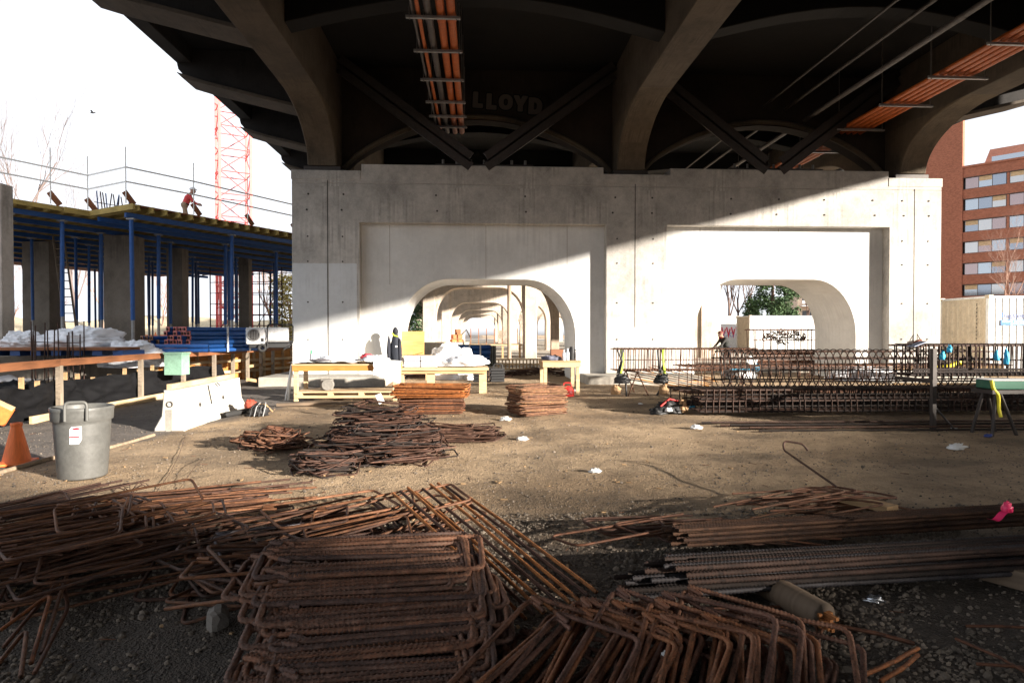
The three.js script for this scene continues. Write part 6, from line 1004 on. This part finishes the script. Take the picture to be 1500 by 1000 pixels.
function pose(lean, armR, armL, jacket, vest, trousers) {
  const hip = [0, 0.92, 0], ch = [Math.sin(lean) * 0.36, 0.92 + Math.cos(lean) * 0.36, 0], nk = [Math.sin(lean) * 0.56, 0.92 + Math.cos(lean) * 0.56, 0], hd = [nk[0] + Math.sin(lean * 1.3) * 0.15 + 0.02, nk[1] + Math.cos(lean * 1.1) * 0.16, 0];
  const B = (a, b, ra, rb, c) => ({ a, b, ra, rb, c }); const L = [];
  L.push(B([0, 0.93, -0.07], [0, 0.93, 0.07], 0.12, 0.12, trousers), B(hip, ch, 0.125, 0.15, vest), B([ch[0], ch[1], -0.1], [ch[0], ch[1], 0.1], 0.105, 0.105, vest), B([nk[0] - 0.03, nk[1] - 0.06, -0.15], [nk[0] - 0.03, nk[1] - 0.06, 0.15], 0.062, 0.062, jacket), B(nk, hd, 0.052, 0.055, SKIN), B([hd[0], hd[1] - 0.03, 0], [hd[0] - 0.015, hd[1] + 0.05, 0], 0.078, 0.088, SKIN), B([hd[0] + 0.08, hd[1] - 0.01, 0], [hd[0] + 0.1, hd[1] - 0.03, 0], 0.018, 0.014, SKIN), B([hd[0] + 0.05, hd[1] - 0.08, 0], [hd[0] + 0.03, hd[1] - 0.08, 0], 0.035, 0.04, SKIN));
  for (const s of [-1, 1]) { const k = [0.04 + s * 0.05, 0.5, s * 0.11], a = [-0.02 + s * 0.09, 0.09, s * 0.12]; L.push(B([0, 0.9, s * 0.09], k, 0.095, 0.065, trousers), B(k, a, 0.062, 0.045, trousers), B(a, [a[0] + 0.15, 0.04, a[2]], 0.05, 0.042, [0.05, 0.04, 0.03]), B([hd[0] - 0.01, hd[1] - 0.01, s * 0.082], [hd[0] - 0.01, hd[1] + 0.02, s * 0.084], 0.016, 0.018, SKIN));
    const [e, h] = s < 0 ? armL : armR; const sh = [nk[0] - 0.03, nk[1] - 0.07, s * 0.18]; L.push(B(sh, e, 0.058, 0.046, jacket), B(e, h, 0.045, 0.032, jacket), B(h, [h[0] + 0.05, h[1] - 0.02, h[2]], 0.03, 0.026, SKIN), ...fingers(h, [1, -0.3, 0])); }
  return { L, hd };
}
function hat(t, hd, m, cap) { const g = new THREE.SphereGeometry(0.122, 22, 12, 0, Math.PI * 2, 0, Math.PI / 2); g.scale(1.08, 0.95, 1); g.translate(hd[0] - 0.012, hd[1] + 0.045, 0); part(t, cap, g, m); const b = new THREE.CylinderGeometry(0.125, 0.13, 0.012, 24); b.scale(1.2, 1, 1); b.translate(hd[0] + 0.025, hd[1] + 0.045, 0); part(t, 'brim', b, m); for (const s of [-1, 1]) { const e = new THREE.SphereGeometry(0.011, 8, 6); e.translate(hd[0] + 0.076, hd[1] + 0.02, s * 0.032); part(t, 'eye', e, M.black); } const mo = span(hd[0] + 0.068, hd[0] + 0.085, hd[1] - 0.078, hd[1] - 0.07, -0.022, 0.022); part(t, 'mouth', mo, plain(0.25, 0.08, 0.07)); }
{
  const q = at(1066, 500, 27.5); const a = pose(0.5, [[0.5, 1.02, 0.2], [0.72, 0.92, 0.14]], [[0.48, 1.04, -0.2], [0.7, 0.95, -0.12]], [0.03, 0.028, 0.026], [0.022, 0.024, 0.022], [0.03, 0.03, 0.04]);
  figure('person', 'person in a dark jacket and reddish cap bent forward behind the raised cage', V(q.x, 0, q.z), Math.PI + 0.25, a.L, t => { hat(t, a.hd, plain(0.18, 0.05, 0.035), 'cap'); part(t, 'red_collar', tube([V(a.hd[0] - 0.02, a.hd[1] - 0.12, -0.1), V(a.hd[0] + 0.06, a.hd[1] - 0.16, 0), V(a.hd[0] - 0.02, a.hd[1] - 0.12, 0.1)], 0.03, 6), M.red); });
  const s = at(270, 310, 26.4); const b = pose(0.42, [[0.34, 1.08, 0.26], [0.52, 0.98, 0.18]], [[0.36, 1.1, -0.25], [0.54, 1.04, -0.14]], [0.55, 0.05, 0.05], [0.6, 0.06, 0.06], [0.30, 0.2, 0.13]);
  figure('person', 'worker in a red vest and pale trousers bending over on top of the slab formwork', V(s.x, SOF + 0.45, s.z), 0.3, b.L, t => { hat(t, b.hd, M.white, 'hard_hat'); for (const k of [-1, 1]) part(t, 'reflective_stripe', tube([V(0.24, 1.06, k * 0.12), V(0.3, 1.3, k * 0.13)], 0.018, 5), M.hiVis); part(t, 'tool_belt', tube([V(0.1, 0.97, -0.14), V(0.16, 0.95, 0), V(0.1, 0.97, 0.14), V(-0.1, 0.96, 0.12), V(-0.12, 0.96, -0.12)], 0.035, 6), M.black); });
  const bd = at(135, 165, 70); const t = thing('bird', 'tiny dark bird flying in the white sky at upper left', 'bird', bd, 0.3); const g = new THREE.SphereGeometry(0.12, 12, 8); g.scale(1.9, 0.8, 0.8); const wg = [g]; for (const k of [-1, 1]) wg.push(sheet((u, v) => V(0.1 - v * 0.18 - u * 0.06, 0.05 + u * 0.1, k * (0.05 + u * 0.4)), 4, 2, 0.01)); const hg = new THREE.SphereGeometry(0.07, 8, 6); hg.translate(0.24, 0.04, 0); wg.push(hg); part(t, 'body', wg, plain(0.04, 0.04, 0.045));
}
renderer.render(scene, camera);
